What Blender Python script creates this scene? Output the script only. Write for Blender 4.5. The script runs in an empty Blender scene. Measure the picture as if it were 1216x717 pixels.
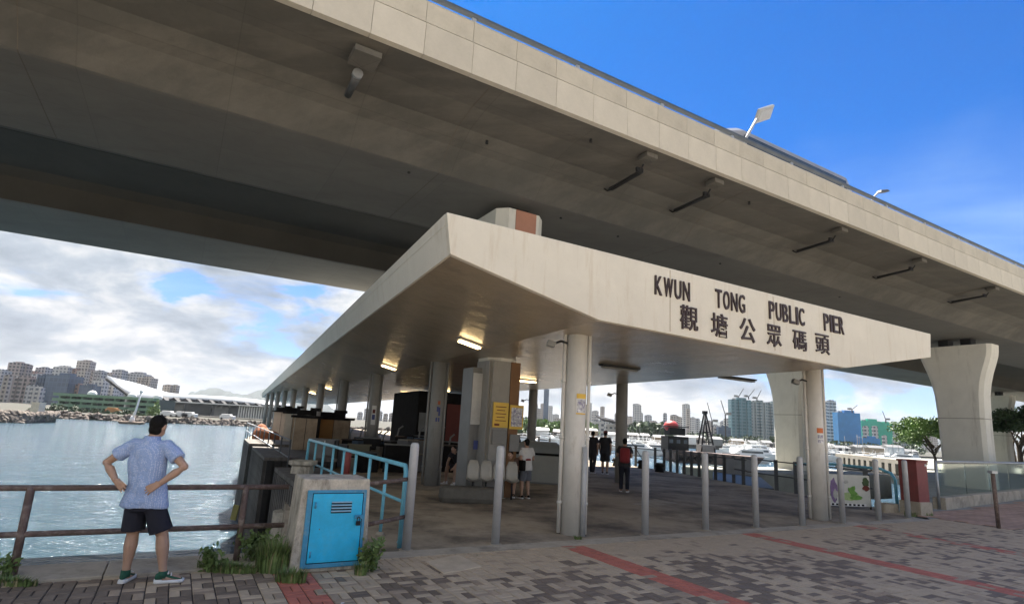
import bpy, bmesh, math, random
from mathutils import Vector, Matrix, noise
random.seed(7)
SC = bpy.context.scene
COL = SC.collection
rad = math.radians

# ------------------------------------------------------------------ camera
F, PX, PY, EYE = 665.0, 608.0, 371.0, 1.78
ROLL = rad(3.23)
_d = F * F / 133.7
_u = Vector((_d * math.sin(ROLL), _d * math.cos(ROLL), -F)).normalized()
_f = Vector((0, 0, -1)); _y = (_f - _f.dot(_u) * _u).normalized(); _x = _y.cross(_u)
RW = Matrix((_x, _y, _u))                      # camera -> world
cd = bpy.data.cameras.new('camera'); cam = bpy.data.objects.new('camera', cd); COL.objects.link(cam)
cam.matrix_world = Matrix.Translation((0, 0, EYE)) @ RW.to_4x4()
cd.sensor_width = 36; cd.lens = F / 1216 * 36; cd.shift_y = (PY - 358.5) / 1216
cd.clip_start = 0.05; cd.clip_end = 20000
SC.camera = cam

def ray(x, y): return RW @ Vector((x - PX, PY - y, -F))
def at(x, y, z=0.0):
    v = ray(x, y); return v * ((z - EYE) / v.z) + Vector((0, 0, EYE))
def far(x, y, Y):
    v = ray(x, y); return v * (Y / v.y) + Vector((0, 0, EYE))
AZ = rad(60.03)
FD = Vector((math.sin(AZ), math.cos(AZ), 0)); ND = Vector((-FD.y, FD.x, 0))
def W(s, n, z=0.0): return FD * s + ND * n + Vector((0, 0, z))
def sn(p): return p.dot(FD), p.dot(ND)
PD = Vector((math.sin(rad(-24.63)), math.cos(rad(-24.63)), 0))     # the way the pier runs out
RZF = math.atan2(FD.y, FD.x)                                       # z-rotation that puts local x along FD
WATER = -2.6

# ------------------------------------------------------------------ light
EXPO = 1.95
SUN_EL, SUN_AZ = 56, -8                        # azimuth clockwise from +Y
wd = bpy.data.worlds.new("World"); SC.world = wd; wd.use_nodes = True
nt = wd.node_tree; nt.nodes.clear()
def N(t, tp, **k):
    n = t.nodes.new(tp)
    for a, b in k.items():
        if a.startswith('i_'):
            n.inputs[int(a[2:]) if a[2:].isdigit() else a[2:]].default_value = b
        else: setattr(n, a, b)
    return n
def mathn(t, op, a, b=None, clamp=False):
    n = t.nodes.new('ShaderNodeMath'); n.operation = op; n.use_clamp = clamp
    for i, v in enumerate((a, b)):
        if v is None: continue
        if isinstance(v, (int, float)): n.inputs[i].default_value = v
        else: t.links.new(v, n.inputs[i])
    return n.outputs[0]
def mixc(t, fac, a, b, mode='MIX'):
    n = t.nodes.new('ShaderNodeMix'); n.data_type = 'RGBA'; n.blend_type = mode
    for i, v in ((0, fac), (6, a), (7, b)):
        if isinstance(v, (int, float)): n.inputs[i].default_value = v
        elif isinstance(v, tuple): n.inputs[i].default_value = (*v[:3], 1)
        else: t.links.new(v, n.inputs[i])
    return n.outputs[2]
def ramp(t, fac, stops):
    n = t.nodes.new('ShaderNodeValToRGB'); e = n.color_ramp.elements
    while len(e) < len(stops): e.new(0.5)
    for k, (p, c) in zip(e, stops):
        k.position = p; k.color = (c, c, c, 1) if isinstance(c, (int, float)) else (*c, 1)
    t.links.new(fac, n.inputs[0]); return n.outputs[0]

sky = N(nt, 'ShaderNodeTexSky', sky_type='NISHITA', sun_disc=False, sun_elevation=rad(SUN_EL),
        sun_rotation=rad(SUN_AZ), altitude=0, air_density=1.0, dust_density=0.2, ozone_density=2.5)
skyc = mixc(nt, 1.0, sky.outputs[0], (0.012, 0.19, 0.42), 'MULTIPLY')
skyd = N(nt, 'ShaderNodeVectorMath', operation='SCALE'); nt.links.new(skyc, skyd.inputs[0]); skyd.inputs['Scale'].default_value = 0.1
tc = N(nt, 'ShaderNodeTexCoord'); sep = N(nt, 'ShaderNodeSeparateXYZ'); nt.links.new(tc.outputs['Generated'], sep.inputs[0])
zc = mathn(nt, 'MAXIMUM', sep.outputs[2], 0.0)
den = mathn(nt, 'ADD', zc, 0.34)
cmb = N(nt, 'ShaderNodeCombineXYZ')
nt.links.new(mathn(nt, 'DIVIDE', sep.outputs[0], den), cmb.inputs[0]); nt.links.new(mathn(nt, 'DIVIDE', sep.outputs[1], den), cmb.inputs[1])
nt.links.new(mathn(nt, 'MULTIPLY', zc, 2.0), cmb.inputs[2])
def wnoise(scale, detail, rough, off, dist=0.0, stretch=(1, 1, 1)):
    m = N(nt, 'ShaderNodeMapping'); m.inputs['Location'].default_value = off; m.inputs['Scale'].default_value = stretch
    nt.links.new(cmb.outputs[0], m.inputs[0])
    n = N(nt, 'ShaderNodeTexNoise'); nt.links.new(m.outputs[0], n.inputs['Vector'])
    n.inputs['Scale'].default_value = scale; n.inputs['Detail'].default_value = detail; n.inputs['Roughness'].default_value = rough
    n.inputs['Distortion'].default_value = dist
    return n.outputs[0]
c1 = wnoise(2.3, 9, 0.53, (3.1, 7.7, 0), 0.3)
c2 = wnoise(3.4, 8, 0.58, (9.1, 2.7, 4), 0.2)
c3 = wnoise(0.5, 8, 0.6, (1.1, 5.7, 1), 1.5, (1, 2.4, 1))
cdir = N(nt, 'ShaderNodeVectorMath', operation='DOT_PRODUCT'); nt.links.new(tc.outputs['Generated'], cdir.inputs[0])
cdir.inputs[1].default_value = (0.50, 0.50, 0.707)                               # the clear blue quarter of the sky
clr = mathn(nt, 'MULTIPLY', mathn(nt, 'MAXIMUM', mathn(nt, 'SUBTRACT', cdir.outputs['Value'], 0.42), 0.0), mathn(nt, 'MULTIPLY', mathn(nt, 'MINIMUM', mathn(nt, 'MAXIMUM', mathn(nt, 'SUBTRACT', zc, 0.06), 0.0), 0.16), 20.0))
low = mathn(nt, 'SUBTRACT', mathn(nt, 'MAXIMUM', mathn(nt, 'SUBTRACT', 0.84, mathn(nt, 'MULTIPLY', zc, 1.6)), 0.70), clr)
cov = mathn(nt, 'ADD', mathn(nt, 'MULTIPLY', mathn(nt, 'SUBTRACT', c1, 0.5), 2.6), low)
cmask = ramp(nt, cov, [(0.40, 0.0), (0.50, 0.75), (0.62, 1.0)])
wisp = mathn(nt, 'MULTIPLY', ramp(nt, c3, [(0.52, 0.0), (0.74, 0.55)]), ramp(nt, zc, [(0.30, 1.0), (0.52, 0.0)]))
shade = ramp(nt, c2, [(0.34, (0.40, 0.44, 0.50)), (0.47, (0.60, 0.64, 0.69)), (0.60, (1.06, 1.0, 0.94))])
lowglow = ramp(nt, zc, [(0.0, (0.80, 0.79, 0.76)), (0.10, (0.82, 0.86, 0.92)), (0.22, (0.9, 0.95, 1.0)), (1.0, (1, 1, 1))])
cloudc = mixc(nt, 1.0, shade, lowglow, 'MULTIPLY')
CLOUD = 0.27
cl = N(nt, 'ShaderNodeVectorMath', operation='SCALE'); nt.links.new(cloudc, cl.inputs[0]); cl.inputs['Scale'].default_value = CLOUD
hz = ramp(nt, zc, [(0.0, 0.7), (0.12, 0.42), (0.26, 0.18), (0.45, 0.0)])                    # pale air right above the horizon
s1 = mixc(nt, hz, skyd.outputs[0], (0.21, 0.235, 0.265))
s2 = mixc(nt, wisp, s1, (0.15, 0.22, 0.29))
s3 = mixc(nt, cmask, s2, cl.outputs[0])
bg = N(nt, 'ShaderNodeBackground'); bg.inputs[1].default_value = 1.0; nt.links.new(s3, bg.inputs[0])
wo = N(nt, 'ShaderNodeOutputWorld'); nt.links.new(bg.outputs[0], wo.inputs[0])

sl = bpy.data.lights.new('sun', 'SUN'); so = bpy.data.objects.new('sun', sl); COL.objects.link(so)
sl.energy = 5.0; sl.angle = rad(0.6); sl.color = (1.0, 0.94, 0.85)
sd = Vector((math.sin(rad(SUN_AZ)) * math.cos(rad(SUN_EL)), math.cos(rad(SUN_AZ)) * math.cos(rad(SUN_EL)), math.sin(rad(SUN_EL))))
so.rotation_euler = sd.to_track_quat('Z', 'Y').to_euler()
SC.view_settings.view_transform = 'Standard'; SC.view_settings.look = 'None'
SC.view_settings.exposure = EXPO; SC.view_settings.gamma = 1

# ------------------------------------------------------------------ materials
MATS = {}
def mat(name, col, rough=0.8, var=0.15, scale=2.0, bump=0.25, bscale=45.0, metal=0.0, stain=None, sc=1.2, sst=(1, 1, 1),
        samt=(0.5, 0.7), emit=None, trans=0.0, objvar=0.0, coat=0.0, spec=0.5, col2=None, bdist=0.004):
    m = bpy.data.materials.new(name); m.use_nodes = True; t = m.node_tree
    b = t.nodes['Principled BSDF']; MATS[name] = m
    tcn = N(t, 'ShaderNodeTexCoord'); P = tcn.outputs['Object']
    def nz(s, d=5, st=None, r=0.6):
        v = P
        if st:
            mp = N(t, 'ShaderNodeMapping'); mp.inputs['Scale'].default_value = st; t.links.new(P, mp.inputs[0]); v = mp.outputs[0]
        n = N(t, 'ShaderNodeTexNoise'); t.links.new(v, n.inputs['Vector']); n.inputs['Scale'].default_value = s
        n.inputs['Detail'].default_value = d; n.inputs['Roughness'].default_value = r; return n.outputs[0]
    dk = tuple(c * (1 - var) for c in col); lt = tuple(min(1, c * (1 + var)) for c in (col2 or col))
    a = ramp(t, nz(scale, 8, None, 0.68), [(0.32, dk), (0.68, lt)])
    fine = ramp(t, nz(scale * 14, 3), [(0.3, 1 - var * 0.45), (0.7, 1 + var * 0.0)])
    a = mixc(t, 1.0, a, fine, 'MULTIPLY')
    if stain:
        f = ramp(t, nz(sc, 9, sst, 0.7), [(samt[0], 0.0), (samt[1], 0.85)])
        a = mixc(t, f, a, stain)
    if objvar:
        oi = N(t, 'ShaderNodeObjectInfo')
        k = mathn(t, 'ADD', mathn(t, 'MULTIPLY', oi.outputs['Random'], 2 * objvar), 1 - objvar)
        sc_ = N(t, 'ShaderNodeVectorMath', operation='SCALE'); t.links.new(a, sc_.inputs[0]); t.links.new(k, sc_.inputs['Scale']); a = sc_.outputs[0]
    t.links.new(a, b.inputs['Base Color'])
    b.inputs['Roughness'].default_value = rough; b.inputs['Metallic'].default_value = metal
    b.inputs['Specular IOR Level'].default_value = spec
    if coat: b.inputs['Coat Weight'].default_value = coat
    if trans: b.inputs['Transmission Weight'].default_value = trans
    if emit: b.inputs['Emission Color'].default_value = (*emit[0], 1); b.inputs['Emission Strength'].default_value = emit[1]
    if bump:
        bn = N(t, 'ShaderNodeBump'); bn.inputs['Strength'].default_value = bump; bn.inputs['Distance'].default_value = bdist
        t.links.new(nz(bscale, 6), bn.inputs['Height']); t.links.new(bn.outputs[0], b.inputs['Normal'])
    return m
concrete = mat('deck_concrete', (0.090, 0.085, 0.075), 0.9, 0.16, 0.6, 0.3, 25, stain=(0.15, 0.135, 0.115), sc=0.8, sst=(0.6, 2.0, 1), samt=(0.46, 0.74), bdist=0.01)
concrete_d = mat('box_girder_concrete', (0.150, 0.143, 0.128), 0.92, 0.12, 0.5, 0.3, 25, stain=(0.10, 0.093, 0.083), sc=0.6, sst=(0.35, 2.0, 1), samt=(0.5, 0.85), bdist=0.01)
panel_c = mat('parapet_concrete', (0.49, 0.455, 0.385), 0.88, 0.10, 1.1, 0.3, 40, stain=(0.22, 0.17, 0.12), sc=1.6, sst=(5.0, 1, 0.5), samt=(0.62, 0.85), objvar=0.06)
panel_u = mat('parapet_upper_concrete', (0.45, 0.415, 0.345), 0.88, 0.12, 1.1, 0.3, 40, stain=(0.2, 0.15, 0.1), sc=1.6, sst=(6.0, 1, 0.5), samt=(0.60, 0.85), objvar=0.06)
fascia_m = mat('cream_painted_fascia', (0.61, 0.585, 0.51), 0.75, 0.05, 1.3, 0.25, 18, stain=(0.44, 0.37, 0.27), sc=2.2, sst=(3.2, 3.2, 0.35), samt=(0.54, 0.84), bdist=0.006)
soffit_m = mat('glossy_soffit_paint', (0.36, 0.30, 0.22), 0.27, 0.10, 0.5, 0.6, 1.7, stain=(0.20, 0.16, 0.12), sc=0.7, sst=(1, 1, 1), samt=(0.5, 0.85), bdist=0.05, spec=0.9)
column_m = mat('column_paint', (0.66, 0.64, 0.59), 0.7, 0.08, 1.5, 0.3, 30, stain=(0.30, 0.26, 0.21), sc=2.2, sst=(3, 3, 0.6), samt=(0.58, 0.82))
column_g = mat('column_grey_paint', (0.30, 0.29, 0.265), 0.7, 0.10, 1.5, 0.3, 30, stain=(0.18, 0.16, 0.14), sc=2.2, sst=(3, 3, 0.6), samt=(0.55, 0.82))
pier_c = mat('bridge_pier_concrete', (0.68, 0.655, 0.585), 0.85, 0.07, 0.9, 0.25, 30, stain=(0.30, 0.27, 0.22), sc=0.9, sst=(3, 3, 0.35), samt=(0.56, 0.85))
def formwork(m, w, h_, amt):
    t = m.node_tree; b = t.nodes['Principled BSDF']; old = b.inputs['Base Color'].links[0].from_socket
    tcn = N(t, 'ShaderNodeTexCoord'); mp = N(t, 'ShaderNodeMapping'); mp.inputs['Rotation'].default_value = (0, 0, -RZF); t.links.new(tcn.outputs['Object'], mp.inputs[0])
    br_ = N(t, 'ShaderNodeTexBrick'); t.links.new(mp.outputs[0], br_.inputs['Vector']); br_.offset = 0.0; br_.inputs['Scale'].default_value = 1.0
    br_.inputs['Brick Width'].default_value = w; br_.inputs['Row Height'].default_value = h_; br_.inputs['Mortar Size'].default_value = 0.010
    br_.inputs['Color1'].default_value = (1, 1, 1, 1); br_.inputs['Color2'].default_value = (1 - amt,) * 3 + (1,); br_.inputs['Mortar'].default_value = (0.80,) * 3 + (1,)
    t.links.new(mixc(t, 1.0, old, br_.outputs[0], 'MULTIPLY'), b.inputs['Base Color'])
formwork(concrete, 2.4, 1.22, 0.10); formwork(concrete_d, 2.4, 1.22, 0.10)
salmon = mat('salmon_panel_paint', (0.42, 0.20, 0.13), 0.7, 0.1, 2)
floor_m = mat('pier_floor_concrete', (0.42, 0.35, 0.26), 0.85, 0.25, 0.35, 0.3, 30, stain=(0.085, 0.07, 0.058), sc=0.5, sst=(1, 1, 1), samt=(0.45, 0.62), spec=0.3)
kerb_m = mat('kerb_concrete', (0.46, 0.40, 0.31), 0.9, 0.2, 1.4, 0.5, 30, stain=(0.14, 0.12, 0.095), sc=1.8, samt=(0.5, 0.72))
pave_base = mat('pavement_bedding', (0.05, 0.045, 0.04), 0.95, 0.3, 6, 0.5, 60)
b_light = mat('brick_light_grey', (0.50, 0.39, 0.265), 0.8, 0.12, 5, 0.5, 90, objvar=0.12)
b_mid = mat('brick_mid_grey', (0.40, 0.305, 0.21), 0.8, 0.16, 5, 0.5, 90, objvar=0.14)
b_dark = mat('brick_dark_grey', (0.21, 0.158, 0.112), 0.72, 0.2, 5, 0.5, 90, objvar=0.16)
b_red = mat('brick_red', (0.52, 0.165, 0.11), 0.8, 0.18, 5, 0.5, 90, stain=(0.2, 0.09, 0.07), sc=3, samt=(0.52, 0.75), objvar=0.12)
tile_m = mat('pinkish_tile', (0.42, 0.27, 0.19), 0.8, 0.2, 3, 0.4, 60, objvar=0.15)
steel = mat('galvanised_steel', (0.40, 0.42, 0.44), 0.45, 0.15, 3, 0.2, 60, metal=0.55, stain=(0.2, 0.17, 0.14), sc=4, samt=(0.6, 0.8))
bollard_m = mat('bollard_paint', (0.45, 0.455, 0.46), 0.5, 0.12, 3, 0.2, 60, metal=0.1, stain=(0.22, 0.19, 0.16), sc=5, samt=(0.6, 0.8))
rust = mat('rusty_brown_paint', (0.14, 0.095, 0.078), 0.75, 0.35, 8, 0.8, 80, stain=(0.27, 0.22, 0.19), sc=9, samt=(0.5, 0.66))
darkmetal = mat('dark_metal', (0.022, 0.022, 0.023), 0.6, 0.2, 6, 0.2, 60, spec=0.2)
railgrey = mat('dark_grey_railing_paint', (0.10, 0.105, 0.11), 0.6, 0.2, 6, 0.2, 60, metal=0.2)
bluerail = mat('pale_blue_railing_paint', (0.20, 0.56, 0.70), 0.45, 0.14, 5, 0.3, 60, stain=(0.35, 0.33, 0.30), sc=7, samt=(0.62, 0.72))
cabinet_b = mat('cabinet_blue_paint', (0.004, 0.50, 0.84), 0.42, 0.16, 3.0, 0.35, 30, stain=(0.06, 0.48, 0.72), sc=3.5, samt=(0.5, 0.75))
cabinet_f = mat('cabinet_frame_blue', (0.05, 0.30, 0.50), 0.5, 0.2, 4, 0.4, 40, stain=(0.22, 0.33, 0.38), sc=7, samt=(0.52, 0.7))
weathered = mat('weathered_concrete', (0.56, 0.505, 0.41), 0.92, 0.3, 3.5, 0.9, 28, stain=(0.11, 0.09, 0.065), sc=2.6, sst=(2, 2, 0.7), samt=(0.48, 0.68), bdist=0.012)
timber = mat('weathered_timber', (0.14, 0.125, 0.11), 0.9, 0.35, 2, 0.9, 30, stain=(0.045, 0.04, 0.037), sc=2.0, sst=(5, 5, 0.5), samt=(0.45, 0.66), objvar=0.25, bdist=0.01)
darktimber = mat('black_wet_timber', (0.03, 0.028, 0.026), 0.8, 0.3, 2, 0.6, 30)
whitep = mat('white_paint', (0.78, 0.78, 0.76), 0.45, 0.06, 2, 0.1, 30)
blackp = mat('black_paint', (0.012, 0.011, 0.010), 0.7, 0.2, 5, spec=0.1)
glass_d = mat('dark_window_glass', (0.05, 0.07, 0.09), 0.08, 0.2, 2, 0)
tube_lit = mat('lit_fluorescent_tube', (0.9, 0.8, 0.6), 0.5, 0.0, 1, 0, emit=((1.0, 0.70, 0.34), 4.0))
housing = mat('lamp_housing', (0.30, 0.28, 0.25), 0.5, 0.1, 3)
redp = mat('red_paint', (0.55, 0.05, 0.04), 0.5, 0.15, 3)
maroon = mat('maroon_cabinet_paint', (0.22, 0.05, 0.045), 0.6, 0.12, 2.5, stain=(0.14, 0.05, 0.04), sc=3)
tan_wood = mat('tan_plywood', (0.40, 0.30, 0.20), 0.8, 0.15, 1.5, stain=(0.2, 0.13, 0.08), sc=2)
pale_wood = mat('pale_board', (0.58, 0.52, 0.43), 0.8, 0.12, 1.5)
orange_b = mat('orange_brown_board', (0.36, 0.17, 0.045), 0.7, 0.12, 1.5)
tarp = mat('dark_tarpaulin', (0.018, 0.016, 0.015), 0.9, 0.3, 3, 0.8, 8, bdist=0.04, spec=0.15)
greyp = mat('grey_plastic', (0.20, 0.20, 0.19), 0.5, 0.12, 2)
seat_m = mat('ivory_plastic', (0.42, 0.40, 0.35), 0.4, 0.08, 2)
yellow_s = mat('yellow_sign', (0.72, 0.47, 0.06), 0.5, 0.05, 2, 0)
paper = mat('paper_white', (0.72, 0.71, 0.68), 0.7, 0.06, 6, 0)
darkred = mat('dark_red_panel', (0.16, 0.03, 0.02), 0.7, 0.1, 2)
bark = mat('tree_bark', (0.10, 0.075, 0.055), 0.95, 0.3, 8, 1.0, 30)
leafA = mat('leaf_green', (0.085, 0.16, 0.03), 0.6, 0.35, 1.4, 0, col2=(0.15, 0.24, 0.05), objvar=0.05)
leafB = mat('leaf_dark_green', (0.030, 0.065, 0.020), 0.6, 0.35, 1.4, 0, col2=(0.055, 0.095, 0.03))
weedm = mat('weed_green', (0.12, 0.21, 0.045), 0.6, 0.35, 6, 0, col2=(0.16, 0.22, 0.07))
strawm = mat('straw_grass', (0.30, 0.27, 0.13), 0.7, 0.25, 6, 0)
rockm = mat('riprap_rock', (0.15, 0.122, 0.098), 0.9, 0.35, 0.5, 0.6, 2, objvar=0.2, bdist=0.2)
for m_, tr in ((leafA, 0.25), (leafB, 0.15), (weedm, 0.25)):
    m_.node_tree.nodes['Principled BSDF'].inputs['Subsurface Weight'].default_value = 0.0

# ------------------------------------------------------------------ mesh helpers
class MB:
    def __init__(s): s.v = []; s.f = []; s.m = []; s.smooth = []
    def add(s, vs, fs, mi=0, sm=False):
        k = len(s.v); s.v += [tuple(v) for v in vs]
        for f in fs: s.f.append(tuple(i + k for i in f)); s.m.append(mi); s.smooth.append(sm)
    def box(s, c, d, M=None, mi=0, taper=1.0):
        hx, hy, hz = d[0] / 2, d[1] / 2, d[2] / 2
        vs = []
        for z in (-1, 1):
            k = taper if z > 0 else 1
            for x, y in ((-1, -1), (1, -1), (1, 1), (-1, 1)):
                v = Vector((x * hx * k, y * hy * k, z * hz))
                if M: v = M @ v
                vs.append(v + Vector(c))
        s.add(vs, [(3, 2, 1, 0), (4, 5, 6, 7), (0, 1, 5, 4), (1, 2, 6, 5), (2, 3, 7, 6), (3, 0, 4, 7)], mi); return s
    def tube(s, pts, r, seg=10, mi=0, cap=True, ex=1.0):
        pts = [Vector(p) for p in pts]; n = len(pts)
        rs = r if isinstance(r, (list, tuple)) else [r] * n
        rings = []; prev = None
        for i, p in enumerate(pts):
            a = pts[min(i + 1, n - 1)] - pts[max(i - 1, 0)]
            a.normalize()
            if prev is None:
                up = Vector((0, 0, 1)) if abs(a.z) < 0.9 else Vector((1, 0, 0))
                e1 = a.cross(up).normalized()
            else: e1 = (prev - prev.dot(a) * a).normalized()
            prev = e1; e2 = a.cross(e1)
            rings.append([p + (e1 * math.cos(2 * math.pi * j / seg) * ex + e2 * math.sin(2 * math.pi * j / seg)) * rs[i] for j in range(seg)])
        fs = []
        for i in range(n - 1):
            for j in range(seg):
                j2 = (j + 1) % seg
                fs.append((i * seg + j, i * seg + j2, (i + 1) * seg + j2, (i + 1) * seg + j))
        s.add([v for rg in rings for v in rg], fs, mi, True)
        if cap:
            k = len(s.v) - n * seg
            s.f.append(tuple(k + j for j in reversed(range(seg)))); s.m.append(mi); s.smooth.append(False)
            s.f.append(tuple(k + (n - 1) * seg + j for j in range(seg))); s.m.append(mi); s.smooth.append(False)
        return s
    def loft(s, rings, mi=0, cap=True, sm=True, closed=True):
        n = len(rings[0]); fs = []
        for i in range(len(rings) - 1):
            for j in range(n if closed else n - 1):
                j2 = (j + 1) % n
                fs.append((i * n + j, i * n + j2, (i + 1) * n + j2, (i + 1) * n + j))
        k = len(s.v)
        s.add([v for rg in rings for v in rg], fs, mi, sm)
        if cap and closed:
            s.f.append(tuple(k + j for j in reversed(range(n)))); s.m.append(mi); s.smooth.append(False)
            s.f.append(tuple(k + (len(rings) - 1) * n + j for j in range(n))); s.m.append(mi); s.smooth.append(False)
        return s
    def prism(s, poly, z0, z1, mi=0):
        a = [Vector((p[0], p[1], z0)) for p in poly]; b = [Vector((p[0], p[1], z1)) for p in poly]
        return s.loft([a, b], mi, True, False)
    def ball(s, c, r, seg=10, rings=7, mi=0):
        r = r if isinstance(r, (tuple, list)) else (r, r, r)
        R = []
        for i in range(rings + 1):
            t = math.pi * (0.02 + 0.96 * i / rings)
            R.append([Vector((c[0] + r[0] * math.sin(t) * math.cos(2 * math.pi * j / seg), c[1] + r[1] * math.sin(t) * math.sin(2 * math.pi * j / seg), c[2] - r[2] * math.cos(t))) for j in range(seg)])
        return s.loft(R, mi)
    def mesh(s, name, mats):
        me = bpy.data.meshes.new(name); me.from_pydata(s.v, [], s.f)
        for m in (mats if isinstance(mats, (list, tuple)) else [mats]): me.materials.append(m)
        me.polygons.foreach_set('material_index', s.m); me.polygons.foreach_set('use_smooth', s.smooth)
        me.update(); return me
    def obj(s, name, mats, parent=None, loc=(0, 0, 0), rz=0.0, label=None, cat=None, group=None, kind=None, bev=0.0):
        o = bpy.data.objects.new(name, s.mesh(name, mats)); COL.objects.link(o); o.parent = parent
        o.location = loc; o.rotation_euler = (0, 0, rz)
        tag(o, label, cat, group, kind)
        if bev:
            b = o.modifiers.new('bevel', 'BEVEL'); b.width = bev; b.segments = 2; b.limit_method = 'ANGLE'; b.angle_limit = rad(40)
        return o
def tag(o, label=None, cat=None, group=None, kind=None):
    if label: o['label'] = label
    if cat: o['category'] = cat
    if group: o['group'] = group
    if kind: o['kind'] = kind
    return o
def thing(name, loc, rz, label, cat, group=None):
    o = bpy.data.objects.new(name, None); COL.objects.link(o); o.empty_display_size = 0.2
    o.location = loc; o.rotation_euler = (0, 0, rz); return tag(o, label, cat, group)
KIDS = {}
def kids(o):
    return [c for c in bpy.data.objects if c.parent == o]
def dup(o, loc=None, rz=None, label=None, parent=None, scale=None, group=None):
    c = o.copy(); COL.objects.link(c)
    if parent is not None: c.parent = parent
    if loc is not None: c.location = loc
    if rz is not None: c.rotation_euler = (0, 0, rz)
    if scale is not None: c.scale = scale
    if label: c['label'] = label
    if group: c['group'] = group
    if o not in KIDS: KIDS[o] = kids(o)
    for k in KIDS[o]: dup(k, parent=c)
    return c
def S(name, mb, m, **k): return mb.obj(name, m, kind='structure', **k)

# ------------------------------------------------------------------ ground, water, quay
wm = bpy.data.materials.new('harbour_water'); wm.use_nodes = True; t = wm.node_tree; b = t.nodes['Principled BSDF']
b.inputs['Base Color'].default_value = (0.04, 0.08, 0.11, 1); b.inputs['Roughness'].default_value = 0.12; b.inputs['IOR'].default_value = 1.33
b.inputs['Specular IOR Level'].default_value = 0.5
tcn = N(t, 'ShaderNodeTexCoord')
def wz(scale, st, rot, d=4):
    mp = N(t, 'ShaderNodeMapping'); mp.inputs['Scale'].default_value = st; mp.inputs['Rotation'].default_value = (0, 0, rot)
    t.links.new(tcn.outputs['Object'], mp.inputs[0]); n = N(t, 'ShaderNodeTexNoise'); t.links.new(mp.outputs[0], n.inputs['Vector'])
    n.inputs['Scale'].default_value = scale; n.inputs['Detail'].default_value = d; n.inputs['Roughness'].default_value = 0.62; return n.outputs[0]
h = mathn(t, 'ADD', mathn(t, 'MULTIPLY', wz(0.55, (0.6, 1.6, 1), 0.35, 6), 3.0), mathn(t, 'MULTIPLY', wz(2.6, (0.7, 1.5, 1), -0.2, 5), 0.6))
bn = N(t, 'ShaderNodeBump'); bn.inputs['Strength'].default_value = 1.0; bn.inputs['Distance'].default_value = 0.25
t.links.new(h, bn.inputs['Height']); t.links.new(bn.outputs[0], b.inputs['Normal'])
mb = MB(); mb.box((0, 2500, WATER - 0.5), (12000, 12000, 1.0)); S('water', mb, wm)

# pavement: bedding sheet, then the bricks that stand in it
QN = 7.9                                               # quay edge / pier kerb line
mb = MB()
mb.prism([W(-70, -60), W(160, -60), W(160, 7.45), W(-70, 7.45)], -2.9, -0.012)
pavement = S('pavement', mb, pave_base)
mb = MB()
mb.prism([W(-70, -60), W(160, -60), W(160, -1.0), W(-70, -1.0)], -0.010, -0.004)
mb.prism([W(26.3, -0.98), W(160, -0.98), W(160, 7.44), W(26.3, 7.44)], -0.010, -0.004)
mb.prism([W(-70, -0.98), W(-7.3, -0.98), W(-7.3, 7.44), W(-70, 7.44)], -0.010, -0.004)
S('forecourt', mb, mat('forecourt_paving', (0.48, 0.44, 0.36), 0.85, 0.15, 1.0, 0.4, 40, stain=(0.2, 0.18, 0.15), sc=0.7))
BV = AZ - math.pi / 2; bv = Vector((math.sin(BV), math.cos(BV), 0)); bu = Vector((bv.y, -bv.x, 0)); BRZ = math.atan2(bu.y, bu.x)
def brick_mb(L=0.2, Wd=0.1, g=0.009, ch=0.007):
    m = MB(); a, b_ = L / 2 - g / 2, Wd / 2 - g / 2
    r = lambda k, z: [Vector((-a + k, -b_ + k, z)), Vector((a - k, -b_ + k, z)), Vector((a - k, b_ - k, z)), Vector((-a + k, b_ - k, z))]
    m.loft([r(0, -0.02), r(0, -ch), r(ch, 0)], 0, True, False); return m
BM = [b_light, b_mid, b_dark, b_red]
bmeshes = [brick_mb().mesh('brick', m) for m in BM]
def brick_kind(p, u, i):
    s_, n_ = sn(p)
    uu = (u + 2.0)
    for c in RED:
        if c[0] <= u <= c[1]: return 3 if random.random() < (0.5 if c is RED[2] else 0.93) else 1
    big = noise.noise(Vector((p.x * 0.35, p.y * 0.35, 3.3)))
    med = noise.noise(Vector((p.x * 1.5, p.y * 1.5, 9.1)))
    fine = noise.noise(Vector((p.x * 6, p.y * 6, 1.1)))
    q = 0.40 * big + 0.42 * med + 0.75 * fine + random.uniform(-0.22, 0.22)
    left = max(0.0, min(1.0, (1.6 - s_) / 2.2)) * 0.28
    edge = max(0.0, min(1.0, (n_ - 5.9) / 1.6)) * (0.42 if s_ > 2 else 0.0)
    q += left - edge
    if q > 0.16: return 2
    if q > 0.02: return 1
    return 0
def uv_of(p): return p.dot(bu), p.dot(bv)
def ustripe(pts, w):
    u = sum(uv_of(at(*q))[0] for q in pts) / len(pts); u = round((u - w / 2) / 0.2) * 0.2
    return (u + 0.001, u + w - 0.001, None)
RED = [ustripe([(681, 649), (790, 687), (855, 712)], 0.4), ustripe([(893, 635), (1060, 672), (1207, 704)], 0.4), ustripe([(1040, 629), (1216, 656)], 0.4),
       ustripe([(350, 695), (354, 712)], 0.4)]
cells = []
def project(p):
    c = RW.transposed() @ (p - Vector((0, 0, EYE)))
    return (PX - c.x * F / c.z, PY + c.y * F / c.z) if c.z < -0.05 else None
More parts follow.
